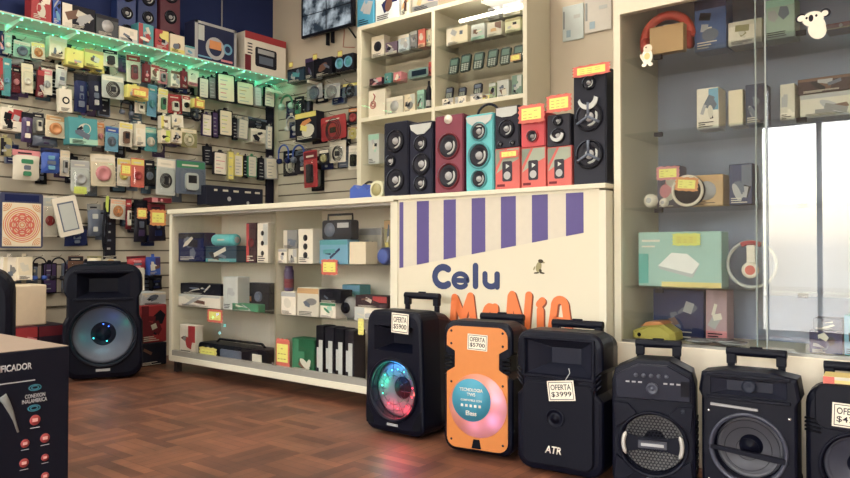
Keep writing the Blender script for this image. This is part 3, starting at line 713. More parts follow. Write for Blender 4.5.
# ------------------------------------------------------------------ back wall: slats, shelf and goods beside the corner
ZB = onY(320, 77, YB - .16)[1]
r_ = root('back_glass_shelf', (-4.3, YB, ZB), 0, 'short glass shelf on the slat wall beneath the screen', 'shelf')
MB().bb(-.62, .64, -.2, 0, -.008, 0, SHELFGLASS).build('glass_plate', r_)
for xx in (-.5, 0, .55): MB().bb(xx - .008, xx + .008, -.18, -.016, -.03, -.009, mat('white', .4)).build('bracket', r_)
def on_back(name, px0, py0, px1, py1, c1, c2, c3, lab, seed, d=.1, cat='box', Y=YB - .17):
    x0, _ = onY(px0, py1, Y); x1, _ = onY(px1, py1, Y); _, zt = onY((px0 + px1) / 2, py0, Y)
    return carton(name, lab, cat, None, ((x0 + x1) / 2, Y + d, ZB + .0005), 0, (x1 - x0) * .97, max(.04, zt - ZB), d, c1, c2, c3, seed)
on_back('gadget_box', 287, 68, 304, 80, (36, 60, 80), 'dark', 'teal', 'dark teal carton on the short glass shelf near the corner', 31)
on_back('gadget_box', 305, 58, 314, 78, 'dark', 'purple', 'steel', 'dark upright carton on the short glass shelf', 32)
on_back('gadget_box', 315, 58, 332, 76, 'black', 'dark', 'pale', 'black carton with pale dials under the screen', 33)
x_, _ = onY(344, 60, YB - .17); x1_, _ = onY(356, 60, YB - .17); _, zt = onY(344, 54, YB - .17)
t = MB().bb(-.095, .095, -.09, 0, 0, zt - ZB, mat('dark', .4)).build('radio_speaker', None, (x_, YB - .08, ZB + .0005), 0, bevel=.012); tag(t, 'dark twin-cone radio with light blue rings under the screen', 'radio')
for sx in (-1, 1):
    MB().lathe([(.042, -.001), (.042, -.008), (.034, -.008), (.03, -.002)], (sx * .047, -.09, (zt - ZB) * .5), mat('sky', .35), 20).build('blue_ring', t)
    MB().lathe([(.03, -.001), (.012, -.006), (0, -.01)], (sx * .047, -.09, (zt - ZB) * .5), mat('teal', .35), 16).build('speaker_cone', t)
for px, py, lab in ((291, 68, 'small lemon price card in front of the dark teal carton'), (315, 60, 'small amber price card over the black carton with dials'), (340, 57, 'small yellow price card above the twin-cone radio')):
    x_, z_ = onY(px, py, YB - .19); sign(lab, (x_, YB - .19, z_), 0, .055, .05, 'yellow', 'tan')
hang(7, 'upper back pegs', [
 (277, 94, 291, 111, 'phones', 'green', 'mint', 'grey', 'mint green headphones', .14),
 (291, 96, 301, 116, 'blister', 'dark', 'black', 'green', 'dark cable pack'),
 (304, 84, 320, 98, 'blister', 'silver', 'pale', 'steel', 'grey film pack'),
 (321, 83, 337, 97, 'blister', 'pale', 'silver', 'grey', 'pale film pack'),
 (339, 82, 355, 96, 'blister', 'steel', 'yellow', 'dark', 'steel grey pack'),
], axis='y', seed=700)
hang(8, 'middle back pegs', [
 (283, 115, 294, 134, 'phones', 'silver', 'pale', 'grey', 'silver headset', .14),
 (295, 112, 317, 140, 'box', 'dark', 'yellow', 'orange', 'black box, amber label', .15),
 (318, 115, 344, 139, 'blister', 'red', 'red', 'dark', 'wide red pack', .15),
 (345, 107, 356, 124, 'blister', 'dark', 'orange', 'red', 'black pack, orange dot'),
 (344, 126, 356, 138, 'blister', 'white', 'tan', 'yellow', 'small white tan pack'),
], axis='y', seed=800)
hang(9, 'lower back pegs', [
 (275, 144, 287, 168, 'phones', 'blue', 'navy', 'sky', 'deep blue headphones', .15),
 (289, 144, 303, 166, 'phones', 'blue', 'steel', 'sky', 'sky blue headphones', .13),
 (301, 150, 315, 187, 'blister', 'red', 'maroon', 'dark', 'long red player pack', .17),
 (316, 149, 326, 164, 'blister', 'dark', 'white', 'olive', 'small dark pack'),
 (326, 140, 343, 162, 'blister', 'white', 'white', 'dark', 'white bracket pack'),
 (345, 145, 357, 169, 'blister', 'white', 'white', 'black', 'white dotted pack'),
], axis='y', seed=900)

# ------------------------------------------------------------------ screen on the back wall
Y = YB - .10
x0, z0 = onY(301, 39, Y); x1, z1 = onY(353, 25, Y); w_ = x1 - x0; h_ = w_ * .60
r_ = root('wall_monitor', ((x0 + x1) / 2, Y, (z0 + z1) / 2), 0, 'black-framed wall screen showing grey camera pictures', 'screen')
MB().bb(-w_ / 2, w_ / 2, 0, .035, 0, h_, mat('black', .35)).build('housing', r_, bevel=.006)
def feed():
    m = bpy.data.materials.new('camera_feed'); m.use_nodes = True; nt = m.node_tree; b = nt.nodes['Principled BSDF']
    tc = nt.nodes.new('ShaderNodeTexCoord'); nz = nt.nodes.new('ShaderNodeTexNoise'); nz.inputs['Scale'].default_value = 9; nz.inputs['Detail'].default_value = 4
    vo = nt.nodes.new('ShaderNodeTexVoronoi'); vo.inputs['Scale'].default_value = 14
    rp = nt.nodes.new('ShaderNodeValToRGB'); rp.color_ramp.elements[0].position = .42; rp.color_ramp.elements[0].color = (.02, .03, .04, 1); rp.color_ramp.elements[1].position = .64; rp.color_ramp.elements[1].color = (.42, .48, .52, 1)
    ad = nt.nodes.new('ShaderNodeMath'); ad.operation = 'MULTIPLY_ADD'; ad.inputs[1].default_value = .0
    nt.links.new(tc.outputs['Object'], nz.inputs['Vector']); nt.links.new(tc.outputs['Object'], vo.inputs['Vector'])
    nt.links.new(vo.outputs['Distance'], ad.inputs[0]); nt.links.new(nz.outputs['Fac'], ad.inputs[2])
    nt.links.new(ad.outputs[0], rp.inputs[0]); b.inputs['Base Color'].default_value = (.01, .01, .012, 1); b.inputs['Roughness'].default_value = .2
    nt.links.new(rp.outputs[0], b.inputs['Emission Color']); b.inputs['Emission Strength'].default_value = .9
    return m
m = MB(); fm = feed()
for i in (0, 1):
    for j in (0, 1): m.bb(-w_ * .46 + i * w_ * .47, -w_ * .46 + i * w_ * .47 + w_ * .45, -.002, 0, h_ * .06 + j * h_ * .45, h_ * .06 + j * h_ * .45 + h_ * .43, fm)
m.build('camera_picture', r_)
MB().bb(-.03, .03, .035, .1, h_ * .3, h_ * .7, mat('black')).bb(-.035, -.02, .03, .06, -.09, .1, mat('black')).bb(.02, .035, .03, .06, -.08, .1, mat('black')).build('wall_bracket', r_)
x0, z0 = onY(344, 33, YB - .01); x1, z1 = onY(343, 47, YB - .01); x2, z2 = onY(356, 47, YB - .01); x3, z3 = onY(356, 34, YB - .01)
tag(MB().tube([(x0, YB - .008, z0 + .15), (x0, YB - .008, z0), (x1, YB - .008, z1), (x2 - .02, YB - .008, z2)], .004, mat((190, 120, 100), .5), 6).build('red_cable', None), 'thin reddish cable looping down beside the wall screen', 'cable')
tag(MB().tube([(x0 + .01, YB - .012, z0 + .16), (x0 + .05, YB - .02, z0 + .04), (x3, YB - .012, z3 - .03)], .006, mat('black', .5), 6).build('screen_cable', None), 'black cable hanging from the lower corner of the screen', 'cable')
# pale plastic bags pinned on the wall between the cabinet and the showcase
for px0, px1, py0, py1, c, lab in ((562, 583, 2, 42, (196, 208, 206), 'pale blue plastic sleeve pinned on the beige wall'), (584, 611, -8, 34, (206, 200, 188), 'misty plastic sleeve beside the pale blue one')):
    x0, zb = onY(px0, py1, YB - .02); x1, zt = onY(px1, py0, YB - .02)
    h_ = zt - zb; w_ = x1 - x0
    t = MB().bb(-w_ / 2, w_ / 2, -.012, 0, 0, h_, mat(c, .3)).build('plastic_sleeve', None, ((x0 + x1) / 2, YB - .004, zb), 0, bevel=.005); tag(t, lab, 'plastic sleeve')
    MB().bb(-w_ * .3, -w_ * .1, -.0135, -.012, h_ * .1, h_ * .3, mat((150, 176, 190), .4)).bb(-w_ * .45, -w_ * .38, -.0135, -.012, h_ * .35, h_ * .85, mat((140, 146, 146), .4)).bb(w_ * .05, w_ * .35, -.0135, -.012, h_ * .6, h_ * .7, mat('pale', .4)).build('contents', t)

# ------------------------------------------------------------------ goods on the floor along the slat wall
def floor_box(name, px0, px1, X, z0, h, d, c1, c2, c3, lab, seed, cat='box', plain=False):
    y0, _ = onX(px0, 300, X); y1, _ = onX(px1, 300, X)
    return carton(name, lab, cat, None, (X - d, (y0 + y1) / 2, z0), PI / 2, abs(y1 - y0), h, d, c1, c2, c3, seed, plain=plain)
floor_box('speaker_carton', -30, 13.5, XL + .32, 0, .32, .3, 'cream', 'tan', 'orange', 'cream carton on the floor beneath the large blank white box', 40)
floor_box('speaker_carton', 15, 38, XL + .34, 0, .335, .3, (92, 30, 44), 'red', 'pink', 'dark red carton on the floor beside the cream one', 41)
floor_box('speaker_carton', 39, 66, XL + .34, 0, .335, .3, (44, 34, 48), 'maroon', 'silver', 'black and red carton on the floor behind the large speaker', 42)
o = floor_box('blank_carton', 3, 47, XL + .30, .3355, .25, .26, (222, 200, 168), 'white', 'white', 'large blank cream box standing on the dark red cartons', 43, plain=True)
floor_box('speaker_carton', 139, 167, XL + .36, 0, .155, .3, (30, 32, 46), 'dark', 'steel', 'low black carton at the bottom beside the counter end', 44)  # added carton, its black stands in for the shadow beneath the stack
floor_box('speaker_carton', 141, 167, XL + .34, .1565, .26, .28, 'red', 'maroon', 'dark', 'red carton with a dark picture stacked beside the counter end', 45)
floor_box('small_carton', 142, 166, XL + .32, .4175, .085, .24, (196, 200, 206), 'white', 'steel', 'pale blue carton topmost of the stack beside the counter end', 46)
# ================================================================== DISPLAY COUNTER (two bays, glass front)
xa, _ = onY(169, 300, YD); xm, _ = onY(271, 300, YD); xb, _ = onY(395, 300, YD); HT = 1.065; DP = .40
CREAM = mat((224, 212, 192), .6, var=.02)
r_ = root('glass_display_counter', (0, YD, 0), 0, 'white two-bay display counter with sliding glass front and glass shelves', 'display counter')
for a, b, yy in ((xa, xa + .03, 0), (xb - .03, xb, 0), (xm - .006, xm + .006, .03)): MB().bb(a, b, yy, DP, .112, HT - .03, WHITE).build('side_panel', r_)
MB().bb(xa - .01, xb + .001, -.012, DP + .02, HT - .03, HT, WHITE).build('counter_top', r_, bevel=.003)
MB().bb(xa, xb, 0, DP, .075, .112, WHITE).build('bottom_panel', r_, bevel=.002)
MB().bb(xa + .03, xb - .03, DP - .015, DP, .112, HT - .03, CREAM).build('back_panel', r_)
for px in (xa + .03, xb - .05): 
    for yy in (.05, DP - .05): MB().bb(px - .018, px + .018, yy - .018, yy + .018, 0, .075, mat((60, 50, 48), .6)).build('leg', r_)
for z, hz in ((.112, .034), (HT - .045, .014)): MB().bb(xa + .03, xb - .03, .004, .03, z, z + hz, mat((150, 146, 136), .5, .2)).build('door_track', r_)
for a, b, yy in ((xa + .032, xm + .03, .010), (xm - .03, xb - .032, .020)):
    d_ = MB().bb(a, b, yy, yy + .004, .126, HT - .045, GLASS).build('sliding_door', r_)
    MB().bb(b - .03, b - .012, yy - .004, yy, .135, .165, CHROME).build('lock', d_) if yy < .015 else None
SZ = (onY(210, 262, YD + .06)[1], onY(210, 308, YD + .06)[1])
for z in SZ:
    MB().bb(xa + .03, xm - .012, .035, DP - .02, z - .006, z, SHELFGLASS).build('glass_shelf', r_)
    MB().bb(xm + .012, xb - .03, .035, DP - .02, z - .006, z, SHELFGLASS).build('glass_shelf', r_)
ZF = .112
def inbox(name, px0, px1, pyt, zb, c1, c2, c3, lab, seed, dy=.045, d=.09, Y=YD, cat='box', plain=False, grp=None):
    x0, _ = onY(px0, 250, Y + dy); x1, _ = onY(px1, 250, Y + dy); _, zt = onY((px0 + px1) / 2, pyt, Y + dy)
    return carton(name, lab, cat, grp, ((x0 + x1) / 2, Y + dy + d, zb + .0008), 0, (x1 - x0) * .97, max(.015, zt - zb), d, c1, c2, c3, seed, plain=plain)
S1, S2 = SZ
inbox('speaker_box', 178, 204, 233, S1, 'navy', 'dark', 'steel', 'navy speaker carton at the end of the top counter shelf', 50)
inbox('speaker_box', 205, 237, 246, S1, (30, 60, 84), 'teal', 'steel', 'dark teal carton under the turquoise speaker', 51)
def capsule(px0, px1, pyt, zb, c, lab, Y=YD, dy=.06, name='portable_speaker', rad=None):
    x0, _ = onY(px0, 250, Y + dy); x1, _ = onY(px1, 250, Y + dy); _, zt = onY((px0 + px1) / 2, pyt, Y + dy); r = (zt - zb) / 2; L = (x1 - x0) / 2
    pr = [(r * .55, -L), (r * .92, -L + .008), (r, -L + .02), (r, L - .02), (r * .92, L - .008), (r * .55, L)]
    b = MB().lathe(pr, (0, 0, r), mat(c, .5), 24, 'x', True).build(name, None, ((x0 + x1) / 2, Y + dy + r, zb + .0008)); tag(b, lab, 'speaker')
    for s in (-1, 1): MB().lathe([(r * .52, s * (L + .001)), (r * .4, s * (L + .004)), (0, s * (L + .002))], (0, 0, r), mat('silver', .3), 20, 'x').build('end_cap', b)
    MB().bb(-L * .3, L * .3, -r - .001, -r + .004, r * .9, r * 1.15, mat('paper')).build('badge', b)
    return b
ztop = onY(221, 246, YD + .045)[1]
capsule(210, 232, 234, ztop, (70, 190, 196), 'turquoise round speaker lying on the dark teal carton')
inbox('red_box', 246, 256, 223, S1, (60, 30, 44), 'red', 'maroon', 'thin dark red carton beside the white dotted carton', 52)
inbox('white_box', 257, 268, 223, S1, 'white', 'pale', 'dark', 'white carton with dark dots on the top counter shelf', 53)
inbox('phone_box', 180, 222, 284, onY(200, 295, YD + .045)[1], 'black', 'dark', 'dark', 'long black box resting on a white box', 54)
inbox('phone_box', 178, 221, 295, S2, 'white', 'pale', 'silver', 'long white box beneath the long black one', 55)
inbox('clear_case', 223, 238, 277, S2, (190, 194, 190), 'pale', 'silver', 'greyish clear case standing on the middle shelf', 56)
inbox('green_box', 232, 259, 304, S2, 'green', 'green', 'teal', 'low green box at the front of the middle shelf', 57, dy=.045, d=.05)
x0, _ = onY(241, 290, YD + .13); x1, _ = onY(266, 290, YD + .13); _, zt = onY(250, 283, YD + .13)
t = MB().prism(rrect(x1 - x0, zt - S2, .02), -.07, 0, mat('dark', .4)).build('action_camera', None, ((x0 + x1) / 2, YD + .22, S2 + .0008), bevel=.004); tag(t, 'dark camera kit standing behind the low green box', 'camera')
MB().lathe([(.03, 0), (.03, -.012), (.024, -.014), (.02, -.004), (0, -.006)], (.03, -.07, (zt - S2) * .5), mat('steel', .3), 20).build('lens', t); MB().bb(-.07, -.045, -.075, -.07, .05, .08, mat('orange')).build('sticker', t)
inbox('red_box', 180, 196, 325, ZF, 'white', 'red', 'grey', 'white carton with red band on the counter floor', 58, d=.06)
# boombox on the counter floor
x0, _ = onY(197.5, 340, YD + .05); x1, _ = onY(268, 340, YD + .05); _, zt = onY(230, 346, YD + .05)
w_, h_ = x1 - x0, zt - ZF
t = MB().loft([[(x * k, y, z) for x, z in rrect(w_, h_, h_ * .3)] for k, y in ((.97, -.12), (1, -.10), (1, -.02), (.96, 0))], mat('black', .35)).build('boombox', None, ((x0 + x1) / 2, YD + .17, ZF + .0008)); tag(t, 'long black boombox lying on the counter floor', 'boombox')
for s in (-1, 1):
    MB().lathe([(h_ * .38, -.002), (h_ * .38, -.012), (h_ * .3, -.012), (h_ * .22, -.003), (0, -.008)], (s * w_ * .34, -.12, h_ * .5), mat('dark', .4), 24).build('speaker_cone', t)
MB().prism(rrect(w_ * .3, h_ * .5, .01, h_ * .25), -.124, -.12, mat('steel', .3)).build('control_panel', t)
MB().tube([(-w_ * .35, -.05, h_ * .95), (-w_ * .3, -.05, h_ * 1.2), (w_ * .3, -.05, h_ * 1.2), (w_ * .35, -.05, h_ * .95)], .008, mat('black', .35)).build('handle', t)
MB().bb(w_ * .32, w_ * .44, -.135, -.131, .02, .075, mat('paper')).build('white_card', t)
def psign(px0, px1, py0, py1, Y, lab, c1='yellow', c2='coral', tilt=0):
    x0, zb = onY(px0, py1, Y); x1, _ = onY(px1, py1, Y); _, zt = onY((px0 + px1) / 2, py0, Y)
    return sign(lab, ((x0 + x1) / 2, Y, zb), 0, x1 - x0, zt - zb, c1, c2, tilt=tilt)
psign(199, 217, 347, 360, YD + .034, 'yellow price card in front of the long boombox', 'yellow', 'yellow')
psign(207, 223, 309, 322, YD + .034, 'orange-edged price card hanging from the middle shelf of the first bay')
# second bay
inbox('small_box', 283, 297, 230, onY(287.5, 249, YD + .045)[1] + .002, 'grey', 'paper', 'steel', 'small grey carton topmost of the little stack by the divider', 60)
inbox('small_box', 278, 287, 249, S1, 'white', 'silver', 'grey', 'tiny white carton beside the divider post', 61)
inbox('small_box', 288, 297, 249, S1, 'paper', 'silver', 'grey', 'tiny grey-white carton under the small grey one', 62)
inbox('white_box', 298, 313, 229, S1, 'white', 'white', 'dark', 'tall white carton with black round pictures', 63)
inbox('radio_carton', 319, 348, 240, S1, 'sky', 'teal', 'navy', 'light blue carton carrying the black radio', 64)
x0, _ = onY(322, 230, YD + .06); x1, _ = onY(351, 230, YD + .06); z0 = onY((319 + 348) / 2, 240, YD + .045)[1] + .0015; _, zt = onY(335, 220, YD + .06)
w_, h_ = x1 - x0, zt - z0
t = MB().prism(rrect(w_, h_, .015), -.06, 0, mat((40, 42, 54), .4)).build('portable_radio', None, ((x0 + x1) / 2, YD + .12, z0), bevel=.004); tag(t, 'black portable radio with carrying handle on the light blue carton', 'radio')
MB().tube([(-w_ * .42, -.03, h_ * .9), (-w_ * .42, -.03, h_ + .03), (w_ * .42, -.03, h_ + .03), (w_ * .42, -.03, h_ * .9)], .006, mat('dark')).build('handle', t)
MB().lathe([(h_ * .36, 0), (h_ * .36, -.006), (0, -.003)], (-w_ * .22, -.06, h_ * .5), mat('steel', .4), 20).build('speaker_grille', t); MB().bb(.01, w_ * .42, -.063, -.06, h_ * .6, h_ * .85, 'silver').build('tuning_dial', t)
inbox('white_box', 349, 366, 242, S1, 'cream', 'white', 'paper', 'plain cream carton beside the light blue one', 65, plain=True)
inbox('white_box', 354, 382, 228, S1, 'paper', 'silver', 'grey', 'wide pale carton at the back of the top shelf', 66, dy=.24)
x0, z0 = onY(376, 262, YD + .06); x1, _ = onY(389, 262, YD + .06); rr = (x1 - x0) / 2
t = MB().lathe([(rr * .8, 0), (rr, .012), (rr, .05), (rr * .8, .06)], (0, 0, rr), mat((40, 60, 130), .4), 24, 'y', True).build('round_speaker', None, ((x0 + x1) / 2, YD + .06, S1 + .0008)); tag(t, 'small round blue speaker with dark face on the top shelf', 'speaker')
MB().lathe([(rr * .78, -.001), (rr * .6, -.004), (0, -.002)], (0, 0, rr), mat((54, 84, 170), .4), 24).build('speaker_cone', t)
inbox('gold_box', 384, 391, 220, S1, 'olive', 'tan', 'yellow', 'thin golden carton beside the end post', 67, dy=.2)
x0, _ = onY(289, 280, YD + .09); _, zt = onY(290, 266, YD + .09); zc_ = onY(288.5, 292, YD + .045)[1] + .002
t = MB().lathe([(.024, 0), (.028, .01), (.028, (zt - zc_) * .8), (.022, (zt - zc_) * .9), (.022, zt - zc_)], (0, 0, 0), mat((60, 40, 90), .35), 20, 'z', True).build('sports_bottle', None, (x0, YD + .09, zc_)); tag(t, 'purple and red cup standing on the plain white carton by the divider', 'cup')
MB().lathe([(.0285, .02), (.0285, .07)], (0, 0, 0), mat('maroon', .4), 20, 'z').build('red_sleeve', t)
inbox('white_box', 281, 296, 292, S2, 'white', 'silver', 'paper', 'plain white carton on the middle shelf by the divider', 68)
inbox('white_box', 297, 319, 288, S2, 'paper', 'tan', 'grey', 'white carton with a grey picture on the middle shelf', 69)
inbox('white_box', 320, 336, 303, S2, 'white', 'green', 'mint', 'small white carton with green mark under the black box', 70)
inbox('black_box', 319, 341, 290, onY(328, 303, YD + .045)[1] + .001, 'black', 'dark', 'dark', 'flat black box on the green-marked carton', 71)
inbox('phone_box', 342, 360, 285, S2, 'teal', 'sky', 'mint', 'teal phone carton behind the grey round camera', 72, dy=.2)
x0, z0 = onY(337, 318, YD + .06); x1, _ = onY(353, 318, YD + .06); rr = (x1 - x0) / 2
t = MB().ball((0, 0, rr), rr, mat('grey', .35), 20, (1, .8, 1)).build('dome_camera', None, ((x0 + x1) / 2, YD + .11, S2 + .0008)); tag(t, 'grey round camera in front of the teal phone carton', 'camera')
MB().lathe([(rr * .5, -rr * .72), (rr * .5, -rr * .86), (rr * .2, -rr * .84), (0, -rr * .8)], (0, 0, rr), mat('black', .2), 20).build('lens', t)
inbox('white_box', 354, 389, 308, S2, 'white', 'pale', 'silver', 'long white carton under the black and red box', 73)
inbox('black_box', 355, 388, 296, onY(371.5, 308, YD + .045)[1] + .001, (50, 30, 40), 'red', 'pink', 'black and red box lying on the long white carton', 74)
x0, _ = onY(322, 272, YD + .034)
psign(321, 338, 259, 275, YD + .034, 'orange-edged price card hanging from the top shelf of the second bay')
psign(275, 290, 338, 367, YD + .034, 'tall yellow price card standing at the divider on the counter floor')
psign(358, 364, 318, 335, YD + .034, 'narrow yellow price card near the trolley speaker', 'yellow', 'yellow')
inbox('green_box', 292, 315, 339, ZF, (24, 96, 62), 'green', 'teal', 'dark green carton on the counter floor', 76)
for k, (a, b, cc, lab) in enumerate(((316, 324, 'black', 'first black media case after the dark green carton'), (325, 334, 'steel', 'grey-labelled media case, second from the green carton'), (335, 344, 'black', 'black media case, third from the green carton'), (345, 354, 'steel', 'media case at the end of the row beside the trolley speaker'))):
    o = inbox('media_case', a, b, 326 + k * 1.5, ZF, cc if cc == 'black' else 'dark', 'silver', 'silver', lab, 80 + k, cat='media case', plain=True, grp='media cases on the counter floor')
    ww = (onY(b, 300, YD + .045)[0] - onY(a, 300, YD + .045)[0])
    m = MB(); m.bb(-ww * .1, ww * .34, -.0912, -.09, .02, .20, mat('pale', .4)); m.bb(-ww * .35, -ww * .12, -.0912, -.09, .05, .16, mat('pale', .4)); m.build('spine_print', o)

# ================================================================== WHITE COUNTER WITH THE SHOP NAME
xc, _ = onY(397, 260, YD); xd, _ = onY(607.5, 260, YD)
xc = xb + .004
PAN = mat((214, 204, 176), .45, var=.015, scale=6)
r_ = root('sign_counter', (0, YD, 0), 0, 'white shop counter with purple stripes and the shop name', 'counter')
MB().bb(xc, xd, 0, DP, .02, HT - .03, WHITE).build('cabinet', r_)
MB().bb(xc, xd, -.016, DP + .02, HT - .022, HT - .002, WHITE).build('counter_top', r_, bevel=.003)
for a, b in ((xc, xc + .022), (xd - .03, xd)): MB().bb(a, b, -.012, 0, 0, HT - .03, WHITE).build('post', r_)
MB().bb(xc + .022, xd - .03, -.006, 0, .02, HT - .022, PAN).build('front_panel', r_)
PUR = mat((84, 70, 138), .5, var=.04); STR = mat((206, 196, 176), .5)
edges = [(399.5, 403.4), (416.8, 429), (443.6, 456), (471.7, 485.4), (501, 516), (532, 548), (566, 583.5)]
def low(px): return 268 - (px - 400) * .192
YPn = YD - .007
for i, (a, b) in enumerate(edges):
    xL, zl = onY(a, low(a), YPn); xR, zr = onY(b, low(b), YPn); zt = HT - .034
    MB().loft([[(xL, -.0075, zl), (xR, -.0075, zr), (xR, -.0075, zt), (xL, -.0075, zt)], [(xL, -.006, zl), (xR, -.006, zr), (xR, -.006, zt), (xL, -.006, zt)]], PUR).build('purple_stripe', r_)
    if i < 6:
        c = edges[i + 1][0]; xR2, zr2 = onY(c, low(c), YPn)
        MB().loft([[(xR, -.0072, zr), (xR2, -.0072, zr2), (xR2, -.0072, zt), (xR, -.0072, zt)], [(xR, -.006, zr), (xR2, -.006, zr2), (xR2, -.006, zt), (xR, -.006, zt)]], STR).build('cream_stripe', r_)
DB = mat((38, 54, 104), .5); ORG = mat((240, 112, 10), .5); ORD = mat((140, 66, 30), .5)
def arc(cx, cz, rx, rz_, a0, a1, n=12): return [(cx + rx * math.cos(R(a0 + (a1 - a0) * i / n)), cz + rz_ * math.sin(R(a0 + (a1 - a0) * i / n))) for i in range(n + 1)]
def panel_letter(ch, strokes, px0, px1, pyt, pyb, m_, wd, off=0.0, nm='lettering'):
    """strokes in a unit box; wd in px of the stroke"""
    x0, _ = onY(px0, pyb, YPn); x1, _ = onY(px1, pyb, YPn); pm = (px0 + px1) / 2; _, zb = onY(pm, pyb, YPn); _, zt = onY(pm, pyt, YPn)
    k = (zt - zb) / (pyb - pyt) * wd; m = MB()
    for st in strokes: stroke(m, [(x0 + k / 2 + u * (x1 - x0 - k), zb + k / 2 + v * (zt - zb - k)) for u, v in st], k, -.0075 - off, -.006, m_)
    m.build(nm, r_)
LT = dict(C=[arc(.62, .5, .62, .5, 52, 308)], e=[arc(.5, .5, .5, .5, 0, 320, 16), [(0, .5), (1, .5)]], l=[[(.5, 0), (.5, 1)]], u=[[(0, 1), (0, .35)] + arc(.5, .42, .5, .42, 190, 350) + [(1, .4), (1, 1)], [(1, 0), (1, .5)]],
 M=[[(.0, 0), (.12, .95), (.48, .45), (.8, 1), (1, .0)]], a=[arc(.5, .6, .45, .4, 20, 330), [(.95, 1), (1, 0)]], N=[[(0, 0), (.14, .95), (.2, 1), (.72, .12), (.86, .1), (1, 1)]], i=[[(.5, 0), (.5, .72)], [(.3, .90), (1, 1.0)]], A=[[(0, 0), (.2, .75)] + arc(.5, .78, .3, .2, 170, 10, 8) + [(.8, .75), (1, 0)], [(.12, .35), (.9, .35)]])
for ch, a, b, t_, l_, wd in (('C', 432.2, 451, 263.7, 289.3, 6.8), ('e', 451.5, 469.5, 271.2, 289.7, 5.0), ('l', 472, 479, 262.7, 289.3, 6.6), ('u', 482.5, 499.7, 271.2, 289.6, 6.0)): panel_letter(ch, LT[ch], a, b, t_, l_, DB, wd)
for ch, a, b, t_, l_ in (('M', 449, 478.5, 292, 340), ('a', 481.5, 499, 303, 340), ('N', 505, 532.5, 291, 339), ('i', 535, 546, 297, 338), ('A', 547.5, 573, 295, 337)):
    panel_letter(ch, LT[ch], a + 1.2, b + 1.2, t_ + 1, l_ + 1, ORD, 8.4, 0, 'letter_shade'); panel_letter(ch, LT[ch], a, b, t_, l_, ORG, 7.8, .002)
# small animal decal
x0, z0 = onY(534, 274, YPn); k = .001 * 1.0
m = MB(); OL = mat((150, 140, 92), .6); DK = mat((70, 60, 44), .6)
def flat_ellipse(m, cx, cz, rx, rz_, y0, y1, mt, rot=0, n=18):
    pts = []
    for i in range(n):
        a = 2 * PI * i / n; u, v = rx * math.cos(a), rz_ * math.sin(a); pts.append((cx + u * math.cos(rot) - v * math.sin(rot), cz + u * math.sin(rot) + v * math.cos(rot)))
    m.prism(pts, y0, y1, mt)
flat_ellipse(m, .022, .03, .013, .022, -.0072, -.006, OL, -.25); flat_ellipse(m, .032, .054, .012, .008, -.0078, -.006, DK, -.2); flat_ellipse(m, .044, .049, .007, .0035, -.0076, -.006, OL, -.3)
flat_ellipse(m, .012, .005, .013, .0035, -.0074, -.006, DK, .1); flat_ellipse(m, .038, .005, .012, .0035, -.0075, -.006, DK, -.1); flat_ellipse(m, .03, .014, .006, .008, -.0079, -.006, DK, .1); flat_ellipse(m, .001, .024, .003, .009, -.0073, -.006, OL, -.4)
o = m.build('animal_decal', r_, (x0, 0, z0))

# ---- goods standing on the counters
def on_top(px0, px1, pyt, dy):
    x0, _ = onY(px0, 190, YD + dy); x1, _ = onY(px1, 190, YD + dy); _, zt = onY((px0 + px1) / 2, pyt, YD + dy); return x0, x1, zt
def ctower(name, px0, px1, pyt, c, c2, cones, lab, d=.14, top=None, zb=HT, dy=.06, ring='black', group=None):
    x0, x1, zt = on_top(px0, px1, pyt, dy)
    return tower(name, lab, 'speaker', ((x0 + x1) / 2, YD + dy + d, zb + .001), 0, (x1 - x0) * .985, zt - zb, d, c, c2, cones, group, top, ring)
def wedge(b, w, h, d): MB().prism([(-w * .48, h * .97), (-w * .42, h * .90), (-w * .15, h * .83), (w * .15, h * .83), (w * .42, h * .90), (w * .48, h * .97)], -d - .008, -d - .004, mat('pale', .4)).build('white_badge_plate', b)
def lamp_top(b, w, h, d): MB().lathe([(w * .13, -.004), (w * .13, -.012), (0, -.016)], (0, -d, h * .94), mat('white', .3), 16).build('round_lamp', b)
def loop_handle(b, w, h, d):
    MB().tube([(-w * .4, -d * .5, h)] + [(w * .4 * -math.cos(a), -d * .5, h + .055 * math.sin(a)) for a in [PI * i / 10 for i in range(1, 10)]] + [(w * .4, -d * .5, h)], .006, mat('dark', .4)).build('handle', b)
    wedge(b, w, h, d)
G3 = 'tower speakers on the counter'
ctower('tower_speaker', 384, 408.5, 122, (38, 40, 58), (30, 32, 48), [(0, .22, .36), (-.2, .48, .2), (0, .74, .36)], 'black tower speaker with two cones, next to the blue toy', group=G3)
ctower('tower_speaker', 410, 433, 122, (34, 36, 54), (34, 36, 56), [(0, .16, .28), (.03, .42, .38), (0, .70, .28)], 'black tower speaker with a white wedge plate, beside the maroon one', top=wedge, group=G3)
ctower('tower_speaker', 435, 464, 115, (96, 34, 54), (128, 40, 66), [(0, .22, .38), (0, .60, .38)], 'maroon tower speaker between the white-wedge speaker and the turquoise one', top=lamp_top, ring='maroon', group=G3)
ctower('tower_speaker', 466, 494, 114, (64, 168, 176), (70, 184, 190), [(0, .16, .29), (0, .46, .40), (0, .77, .29)], 'turquoise tower speaker with three cones and a loop handle', top=loop_handle, ring='teal', group=G3)
t4 = ctower('tall_speaker', 573.5, 607, 68, (36, 38, 52), (34, 36, 50), [(0, .26, .42), (0, .58, .42), (0, .87, .2)], 'tallest black tower speaker at the end of the counter', d=.16, group=G3)
